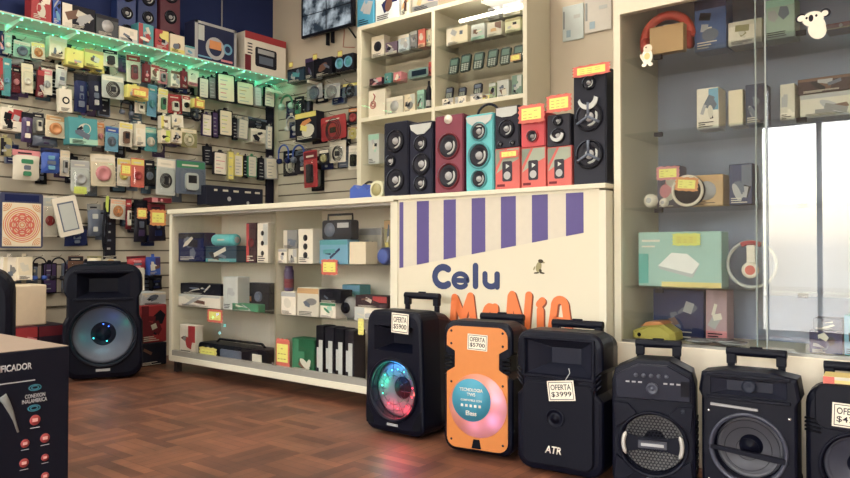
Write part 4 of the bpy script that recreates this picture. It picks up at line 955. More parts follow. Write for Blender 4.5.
def crescent(b, w, h, d, z, r):  # pale crescent that paints a highlight onto the speaker front
    m = MB(); o_ = [(r * math.cos(a), z + r * math.sin(a)) for a in [PI * 1.05 + PI * .95 * i / 12 for i in range(13)]]; i_ = [(r * .72 * math.cos(a) - r * .1, z + r * .18 + r * .72 * math.sin(a)) for a in [PI * 2.0 - PI * .95 * i / 12 for i in range(13)]]
    m.prism(o_ + i_, -d - .019, -d - .0145, mat('pale', .3)).build('highlight_crescent', b)
bw = (onY(607, 190, YD + .06)[0] - onY(573.5, 190, YD + .06)[0]); bh = onY(590, 68, YD + .06)[1] - HT
for z in (.26, .58):
    m = MB()
    for a in (PI / 2, PI * 7 / 6, PI * 11 / 6): m.tube([(0, -.177, bh * z), (bw * .38 * math.cos(a), -.176, bh * z + bw * .38 * math.sin(a))], .006, mat('steel', .4), 6)
    m.build('tripod_guard', t4)
crescent(t4, bw, bh, .16, bh * .73, bw * .3)
RC = []
for k, (a, b, lab) in enumerate(((495, 520, 'red and green carton with a speaker picture, nearest the turquoise speaker'), (521, 546, 'red and green carton with a speaker picture, middle one of three'), (547, 572, 'red and green carton with a speaker picture, beside the tallest speaker'))):
    x0, x1, zt = on_top(a, b, 148 - k * .8, .06); w_, h_ = (x1 - x0) * .98, zt - HT
    o = MB().bb(-w_ / 2, w_ / 2, -.17, 0, 0, h_, mat((206, 84, 76), .45)).build('speaker_carton', None, ((x0 + x1) / 2, YD + .23, HT + .001), bevel=.003); tag(o, lab, 'box', 'red and green cartons on the counter')
    m = MB(); m.prism([(-w_ * .46, h_ * .4), (w_ * .0, h_ * .97), (w_ * .46, h_ * .97), (w_ * .46, h_ * .72), (-w_ * .1, h_ * .55)], -.1706, -.17, mat((150, 160, 140), .45)); m.prism([(-w_ * .47, h_ * .55), (-w_ * .47, h_ * .97), (-w_ * .1, h_ * .97)], -.1706, -.17, mat((120, 136, 120), .45))
    m.prism(rrect(w_ * .4, h_ * .48, .008, h_ * .2), -.1714, -.1706, mat((54, 50, 62), .4)); m.lathe([(w_ * .14, -.1722), (w_ * .1, -.1726), (0, -.1722)], (0, 0, h_ * .34), mat('silver', .4), 16); m.lathe([(w_ * .1, -.1722), (0, -.1724)], (0, 0, h_ * .56), mat('pale', .4), 3)
    m.bb(-w_ * .42, -w_ * .1, -.1708, -.17, h_ * .08, h_ * .14, 'maroon'); m.build('front_print', o); RC.append(HT + .001 + h_)
if 1:
    x0, x1, zt = on_top(495, 520, 106, .06)
    def wtop(b, w, h, d): MB().prism([(-w * .42, h * .97), (-w * .42, h * .80), (-w * .2, h * .74), (w * .2, h * .74), (w * .42, h * .80), (w * .42, h * .97)], -d - .008, -d - .004, mat('pale', .4)).build('white_badge_plate', b)
    tower('small_speaker', 'small black speaker with a white plate, on the carton nearest the turquoise speaker', 'speaker', ((x0 + x1) / 2, YD + .2, RC[0]), 0, (x1 - x0) * .97, zt - RC[0], .14, (34, 34, 46), (40, 40, 54), [(0, .45, .33), (-.25, .1, .09), (.25, .1, .09)], None, wtop, 'black')
    x0, x1, zt = on_top(521, 546, 112, .06)
    tower('small_speaker', 'small bright red speaker on the middle red and green carton', 'speaker', ((x0 + x1) / 2, YD + .2, RC[1]), 0, (x1 - x0) * .97, zt - RC[1], .14, (190, 36, 52), (204, 40, 56), [(0, .3, .24)], None, None, 'red')
    x0, x1, zt = on_top(547, 571, 114, .06)
    t = tower('small_speaker', 'small dark speaker with painted crescent highlights, beside the tallest speaker', 'speaker', ((x0 + x1) / 2, YD + .2, RC[2]), 0, (x1 - x0) * .97, zt - RC[2], .14, (38, 38, 50), (46, 46, 58), [(0, .32, .3), (0, .78, .2)], None, None, 'black')
    crescent(t, x1 - x0, zt - RC[2], .14, (zt - RC[2]) * .36, (x1 - x0) * .28)
for a, b, c, d, lab in ((518, 545, 104, 125, 'yellow price card with coral edge in front of the bright red speaker'), (546, 572, 94, 114, 'yellow price card with coral edge above the dark crescent speaker'), (572, 611, 64, 79, 'wide yellow price card on top of the tallest speaker'), (499, 519, 150, 159, 'thin yellow label card on the carton nearest the turquoise speaker')):
    psign(a, b, c, d, YD + .04, lab)
# blue toy and little clock at the end of the counter
x0, x1, zt = on_top(347, 369, 184, .12)
z_ = zt - HT; w_ = x1 - x0
t = MB().prism([(-w_ / 2, 0), (w_ / 2, 0), (w_ / 2, z_ * .8), (w_ * .3, z_ * .6), (w_ * .12, z_), (-w_ * .1, z_ * .7), (-w_ * .3, z_), (-w_ / 2, z_ * .75)], -.06, 0, mat((46, 80, 170), .5)).build('blue_holder', None, ((x0 + x1) / 2, YD + .2, HT + .001), bevel=.004); tag(t, 'small blue crown-shaped holder on the glass counter', 'holder')
x0, x1, zt = on_top(370, 383, 181, .08); w_ = x1 - x0
t = MB().prism(rrect(w_, zt - HT, w_ * .4), -.04, 0, mat((206, 206, 170), .4)).build('small_clock', None, ((x0 + x1) / 2, YD + .12, HT + .001), bevel=.004); tag(t, 'small pale green clock beside the blue holder', 'clock')
MB().lathe([(w_ * .36, 0), (w_ * .36, -.004), (0, -.003)], (0, -.04, (zt - HT) * .5), mat('olive', .4), 20).build('dial', t)
x0, x1, zt = on_top(357, 374, 173, .25); rr = (x1 - x0) / 2
t = headset('black loop headphones standing behind the blue holder', None, ((x0 + x1) / 2, YD + .3, HT + .001), 0, 2 * rr, .12, .03, 'dark', 'black', 'dark', name='loop_headphones')

# ================================================================== TALL WALL CABINET
YC = YB - .30
x0, _ = onY(357, 60, YC); xmid, _ = onY(433, 60, YC); x1, _ = onY(527, 30, YC); ZT = onY(400, 20, YC)[1]; ZW = onY(440, 106, YC)[1]
PB = mat((206, 194, 168), .6, var=.02)
r_ = root('wall_cabinet', (0, YC, 0), 0, 'tall cream wall cabinet with glass shelves and a slim white lamp', 'cabinet')
for a, b in ((x0, x0 + .04), (xmid - .014, xmid + .014), (x1 - .03, x1)): MB().bb(a, b, 0, .285, 0, ZT, WHITE).build('side_panel', r_, bevel=.002)
MB().bb(x0, x1, 0, .285, ZT, ZT + .03, WHITE).build('top_panel', r_, bevel=.002)
MB().bb(x0 + .03, x1 - .02, .27, .285, 0, ZT, PB).build('back_panel', r_)
for a, b in ((x0 + .04, xmid - .014), (xmid + .014, x1 - .03)):
    MB().bb(a, b, 0, .27, ZW - .028, ZW, WHITE).build('wooden_shelf', r_, bevel=.002)
    MB().bb(a, b, 0, .27, .95, .975, WHITE).build('wooden_shelf', r_, bevel=.002)
ZL1, ZL2 = onY(366, 59, YC + .04)[1], onY(366, 87, YC + .04)[1]
ZR0, ZR1, ZR2 = onY(440, 28, YC + .02)[1], onY(440, 47, YC + .04)[1], onY(440, 76, YC + .04)[1]
for a, b, z in ((x0 + .04, xmid - .014, ZL1), (x0 + .04, xmid - .014, ZL2), (xmid + .014, x1 - .03, ZR1), (xmid + .014, x1 - .03, ZR2), (xmid + .014, x1 - .03, ZR0), (x0 + .04, xmid - .014, 1.42), (xmid + .014, x1 - .03, 1.42)):
    MB().bb(a, b, .02, .265, z - .006, z, SHELFGLASS).build('glass_shelf', r_)
xl0, _ = onY(459, 20, YC + .01); xl1, _ = onY(523, 20, YC + .01)
MB().tube([(xl0, .02, ZR0 + .012), (xl1, .02, ZR0 + .012)], .011, mat((255, 246, 226), .4, emit=5.0), 10).build('lamp_tube', r_)
for a, b, yy in ((x0 + .042, xmid + .02, .006), (xmid - .02, x1 - .032, .013)): MB().bb(a, b, yy - .002, yy + .002, ZW + .01, ZT - .01, GLASS).build('sliding_door', r_)
def incab(name, px0, px1, pyt, z, c1, c2, c3, lab, seed, dy=.06, d=.07, cat='box', plain=False): return inbox(name, px0, px1, pyt, z, c1, c2, c3, lab, seed, dy=dy, d=d, Y=YC, cat=cat, plain=plain)
incab('toy_box', 371, 384, 36, ZL1, 'white', 'cream', 'dark', 'white carton with a dark round picture, first on the upper cabinet shelf', 110)
incab('toy_box', 385, 397, 42, ZL1, (110, 90, 110), 'paper', 'navy', 'mauve and white carton on the upper cabinet shelf', 111)
incab('pale_box', 398, 409, 35, ZL1, (190, 206, 214), 'white', 'pale', 'light blue carton on the upper cabinet shelf', 112)
incab('grey_box', 410, 417, 31, ZL1, 'grey', 'pale', 'silver', 'thin grey carton next to the light blue one', 113)
incab('coral_box', 418, 425, 29, ZL1, 'coral', 'peach', 'white', 'thin coral carton on the upper cabinet shelf', 114)
incab('cream_box', 426, 431, 30, ZL1, 'cream', 'olive', 'tan', 'thin cream carton beside the cabinet divider', 115)
incab('toy_box', 369, 382, 78, ZL2, (70, 44, 60), 'pink', 'pink', 'dark and pink carton on the lower cabinet shelf', 116)
incab('teal_box', 384, 391, 73, ZL2, (80, 140, 136), 'teal', 'mint', 'small grey teal carton on the lower cabinet shelf', 117)
incab('pink_box', 393, 401, 72, ZL2, 'pink', 'coral', 'white', 'small pink carton on the lower cabinet shelf', 118)
incab('red_box', 428.5, 431.5, 62, ZL2, 'coral', 'red', 'red', 'very thin red carton beside the cabinet divider', 119)
xx0, _ = onY(407, 70, YC + .06); xx1, _ = onY(427, 70, YC + .06); _, zt = onY(417, 68, YC + .06); w_, h_ = xx1 - xx0, zt - ZL2
t = MB().prism(rrect(w_, h_, .02), -.06, 0, mat((120, 150, 146), .4)).build('game_console', None, ((xx0 + xx1) / 2, YC + .13, ZL2 + .001), bevel=.004); tag(t, 'teal game console with dark screen in the cabinet', 'game console')
MB().bb(-w_ * .3, w_ * .42, -.063, -.06, h_ * .25, h_ * .8, mat((30, 44, 60), .3)).build('screen', t)
incab('white_box', 368, 385, 90, ZW, 'white', 'white', 'red', 'white carton with a red swirl on the wooden shelf', 120, plain=True)
xs_, zs_ = onY(373, 105, YC + .058)
m = MB()
for q in (.026, .014): m.tube([(xs_ + q * math.cos(a), YC + .058, zs_ + q * math.sin(a)) for a in [2 * PI * i / 16 for i in range(16)]], .003, mat('red', .5), 6, True)
m.tube([(xs_ + .005, YC + .058, zs_ + .03), (xs_ + .02, YC + .058, zs_ + .06), (xs_ + .002, YC + .058, zs_ + .08)], .004, mat('red', .5), 6)
o = m.build('red_swirl', bpy.data.objects['white_box.008'] if False else [o for o in COL.objects if o.get('label') == 'white carton with a red swirl on the wooden shelf'][0]); o.matrix_parent_inverse = Matrix.Translation(-Vector(o.parent.location))
incab('white_box', 386, 403, 97, ZW, 'paper', 'white', 'silver', 'grey-white carton next to the red-swirl carton', 121)
incab('white_box', 404, 415, 94, ZW, 'cream', 'pale', 'grey', 'upright cream carton on the wooden shelf', 122)
incab('mint_box', 417, 424, 90, ZW, (120, 160, 146), 'mint', 'green', 'thin grey-green carton on the wooden shelf', 123)
xx, _ = onY(428, 100, YC + .08); _, zt = onY(428, 81, YC + .08)
t = MB().lathe([(.018, 0), (.02, .01), (.02, (zt - ZW) * .7), (.008, (zt - ZW) * .85), (.008, zt - ZW)], (0, 0, 0), mat('dark', .3), 16, 'z', True).build('dark_bottle', None, (xx, YC + .09, ZW + .001)); tag(t, 'dark slim bottle at the cabinet divider', 'bottle'); MB().lathe([(.0205, .03), (.0205, .07)], (0, 0, 0), mat('silver'), 16, 'z').build('paper_label', t)
incab('white_box', 446, 468, 27, ZR1, 'cream', 'white', 'dark', 'wide cream carton with a small dark picture behind the lamp', 124)
incab('pale_box', 471, 485, 24, ZR1, 'pale', 'mint', 'white', 'greenish white carton behind the lamp', 125)
incab('pale_box', 487, 502, 22, ZR1, 'paper', 'brown', 'tan', 'grey-tan carton behind the lamp', 126)
incab('pale_box', 505, 521, 18, ZR1, (206, 204, 160), 'olive', 'cream', 'yellowish carton behind the lamp near the cabinet side', 127)
incab('white_box', 488, 500, 7, ZR0 + .0, 'silver', 'grey', 'dark', 'grey small carton above the lamp', 128, dy=.1)
incab('white_box', 503, 521, 2, ZR0 + .0, 'white', 'pale', 'grey', 'white small carton above the lamp', 129, dy=.1)
def phone(px0, px1, pyt, z, c, c2, lab, Y=YC, dy=.05, lean=12, scr=True):
    a, _ = onY(px0, 60, Y + dy); b, _ = onY(px1, 60, Y + dy); _, zt = onY((px0 + px1) / 2, pyt, Y + dy); w_, h_ = (b - a) * .92, (zt - z)
    t = MB().prism(rrect(w_, h_, w_ * .2), -.012, 0, mat(c, .35)).build('keypad_phone', None, ((a + b) / 2, Y + dy + .02, z + .001)); t.rotation_euler.x = R(-lean); tag(t, lab, 'phone', 'keypad phones standing in the cabinet')
    MB().bb(-w_ * .36, w_ * .36, -.0132, -.012, h_ * .54, h_ * .88, mat(c2, .25)).build('screen', t)
    m = MB()
    for i in range(3):
        for j in range(4): m.bb(-w_ * .34 + i * w_ * .25, -w_ * .34 + i * w_ * .25 + w_ * .18, -.0135, -.012, h_ * (.08 + .105 * j), h_ * (.15 + .105 * j), mat((150, 160, 150), .4))
    m.build('keypad', t); return t
GREENB = (44, 60, 56)
for k, (a, b, c_, lab) in enumerate(((447, 457, 57, 'smallest keypad phone, first of the middle row'), (458, 469, 53, 'keypad phone second along the middle row'), (471, 482, 51, 'keypad phone third along the middle row'), (485, 496, 48, 'keypad phone fourth along the middle row'), (498, 509, 46, 'keypad phone fifth along the middle row'), (511, 522, 44, 'keypad phone at the cabinet side with a yellow card'))): phone(a, b, c_, ZR2, GREENB, (90, 120, 112), lab)
psign(510, 521, 54, 62, YC + .03, 'small yellow price card under the sixth keypad phone', 'yellow', 'tan')
for k, (a, b, c_, lab) in enumerate(((444, 452, 87, 'dark phone on a white stand, first on the wooden shelf'), (457, 465, 87, 'dark phone on a white stand, second on the wooden shelf'), (472, 481, 83, 'dark phone on a white stand, third on the wooden shelf'))):
    xx0, _ = onY(a - 2, 90, YC + .05); xx1, _ = onY(b + 1, 90, YC + .05)
    carton('phone_stand', ('first', 'second', 'third')[k] + ' white phone stand box on the wooden shelf', 'box', 'white stand boxes', ((xx0 + xx1) / 2, YC + .11, ZW + .001), 0, xx1 - xx0, .055, .06, 'white', 'silver', 'grey', 130 + k)
    phone(a, b, c_, ZW + .056, 'dark', 'steel', lab, dy=.06, lean=8)
for a, b, c_, c, lab, sd in ((482, 490, 94, 'yellow', 'little yellow carton on the wooden shelf', 133), (489, 496, 83, (140, 160, 120), 'thin green carton next to the little yellow one', 134), (497, 509, 80, 'pale', 'grey-green carton on the wooden shelf', 135), (512, 522, 75, (110, 140, 126), 'dark green carton near the cabinet side', 136)):
    incab('small_carton', a, b, c_, ZW, c, 'pale', 'grey', lab, sd)
incab('pale_box', 368, 379, 134, 1.42, 'pale', 'mint', 'silver', 'pale green carton inside the lower cabinet bay', 137)
incab('blue_box', 371, 383, 163, 1.2, (52, 66, 100), 'steel', 'sky', 'steel blue carton low in the cabinet behind the headphones', 138) if False else None
# things on top of the cabinet
def ontop(name, px0, px1, pyb, c1, c2, c3, lab, seed, h=.3, d=.24):
    x0_, _ = onY(px0, 10, YC + .02); x1_, _ = onY(px1, 10, YC + .02)
    return carton(name, lab, 'box', None, ((x0_ + x1_) / 2, YC + .02 + d, ZT + .031), 0, x1_ - x0_, h, d, c1, c2, c3, seed)
ontop('poster_box', 357, 374, 25, (52, 150, 186), 'sky', 'white', 'bright blue carton on top of the cabinet', 140)
ontop('poster_box', 375, 398, 25, (210, 216, 214), 'navy', 'navy', 'white and navy carton on top of the cabinet', 141, h=.26)
ontop('storage_box', 401, 409, 25, 'paper', 'tan', 'tan', 'narrow pale carton between the navy and the grey one', 142, h=.2)
ontop('storage_box', 412, 438, 25, (182, 170, 152), 'grey', 'tan', 'wide grey-tan carton on top of the cabinet', 143, h=.2)

# ================================================================== TALL GLASS SHOWCASE
xs0, _ = onY(614, 200, YS); xs1 = xs0 + 1.12
r_ = root('glass_showcase', (0, YS, 0), 0, 'tall white-framed glass showcase with sliding doors beside the sign counter', 'showcase')
ZB1 = onY(624, 342, YS)[1]; ZT1 = onY(622, 14, YS)[1]; DS = .42
GREYB = mat((140, 150, 176), .55, var=.04, scale=5)
MB().bb(xs0, xs1, 0, DS, 0, ZB1, mat((226, 214, 190), .45)).build('base_cabinet', r_, bevel=.003)
for a, b in ((xs0, xs0 + .028), (xs1 - .028, xs1)): MB().bb(a, b, 0, DS, ZB1, 2.1, WHITE).build('side_panel', r_)
MB().bb(xs0 + .028, xs1 - .028, 0, .03, ZT1, 2.1, WHITE).build('top_fascia', r_); MB().bb(xs0, xs1, 0, DS, 2.1, 2.13, WHITE).build('top_panel', r_)
MB().bb(xs0 + .028, xs1 - .028, DS - .02, DS, ZB1, 2.1, GREYB).build('back_panel', r_)
ZQ = [onY(624, p, YS + .03)[1] for p in (58.8, 134, 208, 286)]
for z in ZQ: MB().bb(xs0 + .028, xs1 - .028, .04, DS - .03, z - .006, z, SHELFGLASS).build('glass_shelf', r_)
xe, _ = onY(757, 200, YS)
for a, b, yy in ((xs0 + .03, xe + .03, .012), (xe - .01, xs1 - .03, .022)): 
    d_ = MB().bb(a, b, yy, yy + .005, ZB1 + .004, ZT1, glass((.95, .97, .96), 3.0)).build('sliding_door', r_)
    MB().bb(b - .005 if yy < .02 else a, b if yy < .02 else a + .005, yy - .002, yy, ZB1 + .004, ZT1, mat((150, 160, 160), .35, .1)).build('door_edge', d_)
MB().bb(xs0 + .03, xs1 - .03, .004, .034, ZB1, ZB1 + .01, ALU).build('door_track', r_)
for z in ZQ:
    for xx in (xs0 + .15, xe + .12): MB().bb(xx, xx + .03, .034, .05, z - .022, z - .006, mat('dark')).build('shelf_clip', r_)
def insc(name, px0, px1, pyt, z, c1, c2, c3, lab, seed, dy=.12, d=.09, cat='box', plain=False): return inbox(name, px0, px1, pyt, z, c1, c2, c3, lab, seed, dy=dy, d=d, Y=YS, cat=cat, plain=plain)
z1, z2, z3, z4 = ZQ
a, _ = onY(638, 40, YS + .10); b, _ = onY(694, 40, YS + .10); _, zt = onY(665, 10, YS + .10)
headset('bright orange-red headphones behind the tan card in the showcase', None, ((a + b) / 2, YS + .14, z1 + .001), 0, (b - a) * .96, zt - z1, .04, (226, 70, 50), (206, 60, 50), 'red', name='headphones', thick=.085)
insc('tan_box', 650, 685, 25, z1, 'tan', 'tan', 'olive', 'square tan carton in front of the orange-red headphones', 150, dy=.045, d=.04, plain=True)
insc('blue_box', 695, 728, -2, z1, (52, 88, 146), 'navy', 'silver', 'tall blue carton on the top showcase shelf', 151)
insc('white_box', 729, 764, 20, z1, 'white', 'paper', 'olive', 'white carton with a green diagonal picture on the top showcase shelf', 152)
insc('mint_box', 765, 797, -2, z1, (160, 184, 166), 'mint', 'white', 'pale green carton beside the koala sticker', 153)
insc('maroon_box', 826, 860, 22, z1, (120, 62, 74), 'olive', 'silver', 'dusty red carton with a silver disc near the koala sticker', 154)
insc('white_box', 697, 720, 88, z2, 'white', 'sky', 'sky', 'white and light blue carton on the second showcase shelf', 155)
insc('cream_box', 729, 744, 90, z2, 'cream', 'cream', 'paper', 'plain cream carton next to the light blue one', 156, plain=True)
insc('navy_box', 746, 766, 84, z2, (44, 56, 92), 'navy', 'steel', 'dark navy carton on the second showcase shelf', 157)
insc('white_box', 781, 796, 84, z2, 'paper', 'white', 'silver', 'narrow white carton beside the dark navy one', 158)
insc('console_box', 800, 862, 92, z2, 'paper', 'silver', 'grey', 'wide pale carton beneath the dark wooden box', 159)
insc('wooden_box', 798, 862, 76, onY(831, 92, YS + .12)[1] + .002, (70, 52, 56), 'brown', 'maroon', 'dark brown flat box lying on the wide pale carton', 160)
insc('pink_box', 657, 680, 166, z3, (100, 96, 120), 'pink', 'coral', 'grey carton behind the pink and yellow price card', 161, dy=.2)
psign(656, 680, 166, 181, YS + .12, 'pink-edged price card leaning in the third showcase shelf', 'yellow', 'pink')
insc('wood_box', 690, 724, 175, z3, (190, 154, 104), 'tan', 'silver', 'light wooden box with a round silver mark', 162, dy=.14)
psign(674, 698, 177, 192, YS + .08, 'orange-edged price card in front of the white oval device', 'yellow', 'orange', R(6))
a, _ = onY(672, 180, YS + .12); b, _ = onY(704, 180, YS + .12); _, zt = onY(688, 164, YS + .12); _, zb_ = onY(688, 187, YS + .12)
t = MB().lathe([((b - a) * .5, 0), ((b - a) * .5, -.03), ((b - a) * .44, -.034), ((b - a) * .4, -.026), (0, -.024)], (0, 0, (b - a) * .5), mat('dark', .35), 28, 'y', True).build('hoop_device', None, ((a + b) / 2, YS + .15, z3 + .001)); tag(t, 'round dark device with a white hoop on the third showcase shelf', 'device')
MB().tube([((b - a) * .46 * math.cos(q), -.036, (b - a) * .5 + (b - a) * .46 * math.sin(q)) for q in [2 * PI * i / 24 for i in range(24)]], .006, mat('white', .3), 8, True).build('white_hoop', t)
for px, r__, lab in ((651, .028, 'larger white knob-like ball on the third showcase shelf'), (664, .018, 'smaller white ball beside the larger one')):
    xx, _ = onY(px, 200, YS + .1); t = MB().ball((0, 0, r__), r__, mat('white', .3), 16).build('white_ball', None, (xx, YS + .1, z3 + .001)); tag(t, lab, 'ball'); MB().lathe([(r__ * .4, -r__ * .93), (0, -r__ * 1.02)], (0, 0, r__), mat('silver', .3), 12).build('lens', t)
insc('navy_box', 729, 753, 164, z3, (44, 58, 100), 'steel', 'silver', 'tall navy carton with a silver band on the third showcase shelf', 163)
o = insc('router_box', 637, 723, 232, z4, (150, 190, 180), 'teal', 'mint', 'wide mint green carton with a white router picture', 164, dy=.08, plain=True)
a, _ = onY(637, 260, YS + .08); b, _ = onY(723, 260, YS + .08); w_ = b - a; h_ = onY(680, 232, YS + .08)[1] - z4
m = MB(); m.bb(-w_ * .48, -w_ * .36, -.0912, -.09, h_ * .05, h_ * .6, mat((70, 170, 160), .4)); m.bb(-w_ * .2, w_ * .48, -.0912, -.09, 0, h_ * .09, mat((222, 200, 110), .4))
m.loft([[(x * w_, -.0916, z * h_) for x, z in ((-.24, .38), (-.08, .62), (.1, .6), (.24, .42), (.16, .24))], [(x * w_, -.09, z * h_) for x, z in ((-.24, .38), (-.08, .62), (.1, .6), (.24, .42), (.16, .24))]], mat((228, 226, 222), .4)); m.loft([[(x * w_, -.0919, z * h_) for x, z in ((-.24, .38), (.16, .24), (.24, .42), (.22, .34), (.16, .17), (-.22, .32))], [(x * w_, -.09, z * h_) for x, z in ((-.24, .38), (.16, .24), (.24, .42), (.22, .34), (.16, .17), (-.22, .32))]], mat((176, 178, 180), .4))
m.bb(-w_ * .44, -w_ * .22, -.0912, -.09, h_ * .82, h_ * .86, 'white'); m.bb(-w_ * .44, -w_ * .28, -.0912, -.09, h_ * .72, h_ * .75, 'white'); m.build('front_print', o)
psign(672, 701, 233, 246, YS + .07, 'lime star-shaped price card on the mint green carton', (206, 200, 60), (206, 210, 80))
a, _ = onY(726, 260, YS + .1); b, _ = onY(775, 260, YS + .1); rr = min((b - a) / 2, .11)
t = MB().tube([(rr * math.cos(q), 0, rr + rr * math.sin(q)) for q in [2 * PI * i / 32 for i in range(32)]], .006, mat('pale', .25), 8, True).build('ring_light', None, ((a + b) / 2, YS + .12, z4 + .006)); tag(t, 'round white ring with a red cap and hanging clip', 'ring light')
MB().bb(-.014, .014, -.012, .0, rr * .9, rr * 1.9, mat('white', .3)).build('clip', t); MB().lathe([(.03, -.014), (.03, -.02), (.02, -.021), (0, -.018)], (0, 0, rr * .75), mat('white', .3), 20).build('dial', t); MB().lathe([(.018, -.022), (0, -.023)], (0, 0, rr * .75), mat('coral', .4), 16).build('dial_mark', t)
MB().prism([(rr * math.cos(q) * k, rr + rr * math.sin(q) * k) for k, qs in ((1.04, [PI * (.36 + .04 * i) for i in range(8)]), (.84, [PI * (.64 - .04 * i) for i in range(8)])) for q in qs], -.012, .008, mat('red', .4)).build('red_cap', t)
# lowest compartment
insc('navy_box', 652, 704, 290, ZB1 + .001, (40, 52, 96), 'navy', 'steel', 'large dark blue carton at the bottom of the showcase', 166, dy=.2)
insc('pink_box', 705, 727, 290, ZB1 + .001, (176, 140, 148), 'pink', 'white', 'dusty pink carton beside the large dark blue one', 167, dy=.2)
a, _ = onY(631, 335, YS + .07); b, _ = onY(674, 335, YS + .07); _, zt = onY(652, 324, YS + .07); w_, h_ = b - a, zt - ZB1 - .011
t = MB().loft([[(x * k, y, z * kk) for x, z in ((-w_ / 2, 0), (w_ / 2, 0), (w_ * .48, h_ * .5), (w_ * .2, h_), (-w_ * .1, h_ * .95), (-w_ * .5, h_ * .45))] for k, kk, y in ((.8, .8, -.06), (1, 1, -.04), (1, 1, .04), (.8, .8, .06))], mat((196, 180, 60), .4)).build('yellow_device', None, ((a + b) / 2, YS + .13, ZB1 + .011)); tag(t, 'yellow wedge-shaped tool with an orange flap at the showcase bottom', 'tool')
MB().prism([(-w_ * .3, h_ * .8), (w_ * .25, h_), (w_ * .15, h_ * 1.15), (-w_ * .15, h_ * 1.1)], -.05, .05, mat('orange', .4)).build('orange_flap', t); MB().lathe([(.008, -.062), (0, -.064)], (-w_ * .3, 0, h_ * .25), mat('black'), 12).build('button', t)
insc('stack_box', 808, 842, 331, ZB1 + .001, (40, 50, 96), 'navy', 'teal', 'dark blue flat carton at the bottom beneath the teal one', 168)
insc('stack_box', 812, 842, 319, onY(826, 331, YS + .12)[1] + .003, (54, 60, 90), 'steel', 'pink', 'slate flat carton lying on the dark blue one', 169)
insc('teal_box', 843, 866, 316, ZB1 + .001, 'teal', 'sky', 'white', 'teal carton at the bottom beside the dark blue stack', 170)
for k in range(3):
    xx, _ = onY(700 + k * 16, 345, YS + .08)
    t = MB().lathe([(.03, 0), (.05, .006), (.055, .012), (.045, .009), (0, .004)], (0, 0, 0), mat('silver', .25, .4), 24, 'z').build('metal_dish', None, (xx, YS + .08 + .05 * (k % 2), ZB1 + .011)); tag(t, ('small silver dish nearest the yellow tool', 'small silver dish in the middle of three', 'small silver dish nearest the glass door edge')[k], 'dish', 'small silver dishes')
# stickers on the outside of the glass
def sticker(px, py, s, parts, lab, name='animal_sticker', cat='sticker'):
    x_, z_ = onY(px, py, YS + .010)
    m = MB()
    for i, (cx, cz, rx, rz_, rot, c) in enumerate(parts): flat_ellipse(m, cx * s, cz * s, rx * s, rz_ * s, -.0006 - .0002 * i, 0, mat(c, .6), rot)
    t = m.build(name, None, (x_, YS + .0115, z_)); tag(t, lab, cat)
W_ = (236, 230, 214)
sticker(811, 23, .074, [(-.42, .30, .24, .20, .3, 'dark'), (.58, .36, .22, .2, -.3, 'dark'), (-.40, .29, .17, .14, .3, W_), (.56, .34, .14, .13, 0, W_), (.08, .18, .44, .34, 0, W_), (.25, -.36, .36, .44, .5, W_), (.0, .22, .10, .16, 0, 'dark'), (-.18, .26, .05, .06, 0, 'black'), (.22, .3, .05, .06, 0, 'black'), (.48, -.1, .1, .25, .3, W_)], 'white koala sticker with dark ears on the showcase glass')
sticker(647, 55, .06, [(.0, -.1, .36, .5, 0, W_), (.05, .42, .3, .26, 0, (226, 206, 180)), (-.2, -.62, .16, .12, 0, W_), (.22, -.62, .16, .12, 0, W_), (.0, -.08, .2, .22, 0, (210, 196, 120)), (-.06, .5, .05, .05, 0, 'dark'), (-.34, -.1, .1, .24, .4, (226, 206, 180))], 'small pale animal sticker under the tan carton')
# ================================================================== TROLLEY SPEAKERS
def cyl_cutter(x, z, r, y0, y1, n=40, r1=None):
    return MB().lathe([(r, y0), (r1 or r, y1)], (x, 0, z), BLKM, n, 'y', True).build('cutter')
def shell(name, label, loc, rz, w, h, d, c, outline, bev=.014, cuts=(), group=None, taper=.86):
    """moulded cabinet: front outline swept back to a slightly smaller rear, front at y=0, back at y=d, with carved recesses; loc is the base centre of the front"""
    t = root(name, loc, rz, label, 'speaker', group)
    cz = h / 2
    def L(k, y, dz=0): return [(x * k, y, max(0.0, cz + (z - cz) * k) if k < 1 else z) for x, z in outline]
    b = MB().loft([L(1 - bev * 2 / w, 0), L(1 - bev * .6 / w, bev * .35), L(1, bev), L(1, d * .5), L((1 + taper) / 2, d * .85), L(taper, d)], c).build('cabinet', t)
    # cutters live in world space while carving, so bring them along
    bpy.context.view_layer.update()
    cs = []
    for q in cuts: q.matrix_world = t.matrix_world; cs.append(q)
    if cs: carve(b, cs)
    return t
def trolley_handle(t, w, zt, y, hw, hh, grip=.03, c=BLK, hx=0):
    """pull-out handle: two posts and a broad grip"""
    for s in (-1, 1): MB().bb(hx + s * hw / 2 - .011, hx + s * hw / 2 + .011, y - .008, y + .008, zt - .06, zt + hh - grip * .5, c).build('handle_post', t, bevel=.003)
    g = MB().loft([[(x, yy, z) for yy, z in [(y - .014 + .028 * .5 * (1 - math.cos(a)), zt + hh - grip / 2 + grip / 2 * math.sin(a)) for a in [2 * PI * i / 12 for i in range(12)]]] for x in (-hw / 2 - .016, -hw / 2 - .006, hw / 2 + .006, hw / 2 + .016)], c, True, True, True)
    g.bb(-hw / 2 - .014, -hw / 2 + .016, y - .012, y + .012, zt + hh - grip * 1.9, zt + hh - grip * .4, c).bb(hw / 2 - .016, hw / 2 + .014, y - .012, y + .012, zt + hh - grip * 1.9, zt + hh - grip * .4, c)
    g.bb(-.02, .02, y - .006, y + .006, zt + hh - .002, zt + hh + .005, c)
    g.build('handle_grip', t, (hx, 0, 0), bevel=.004)
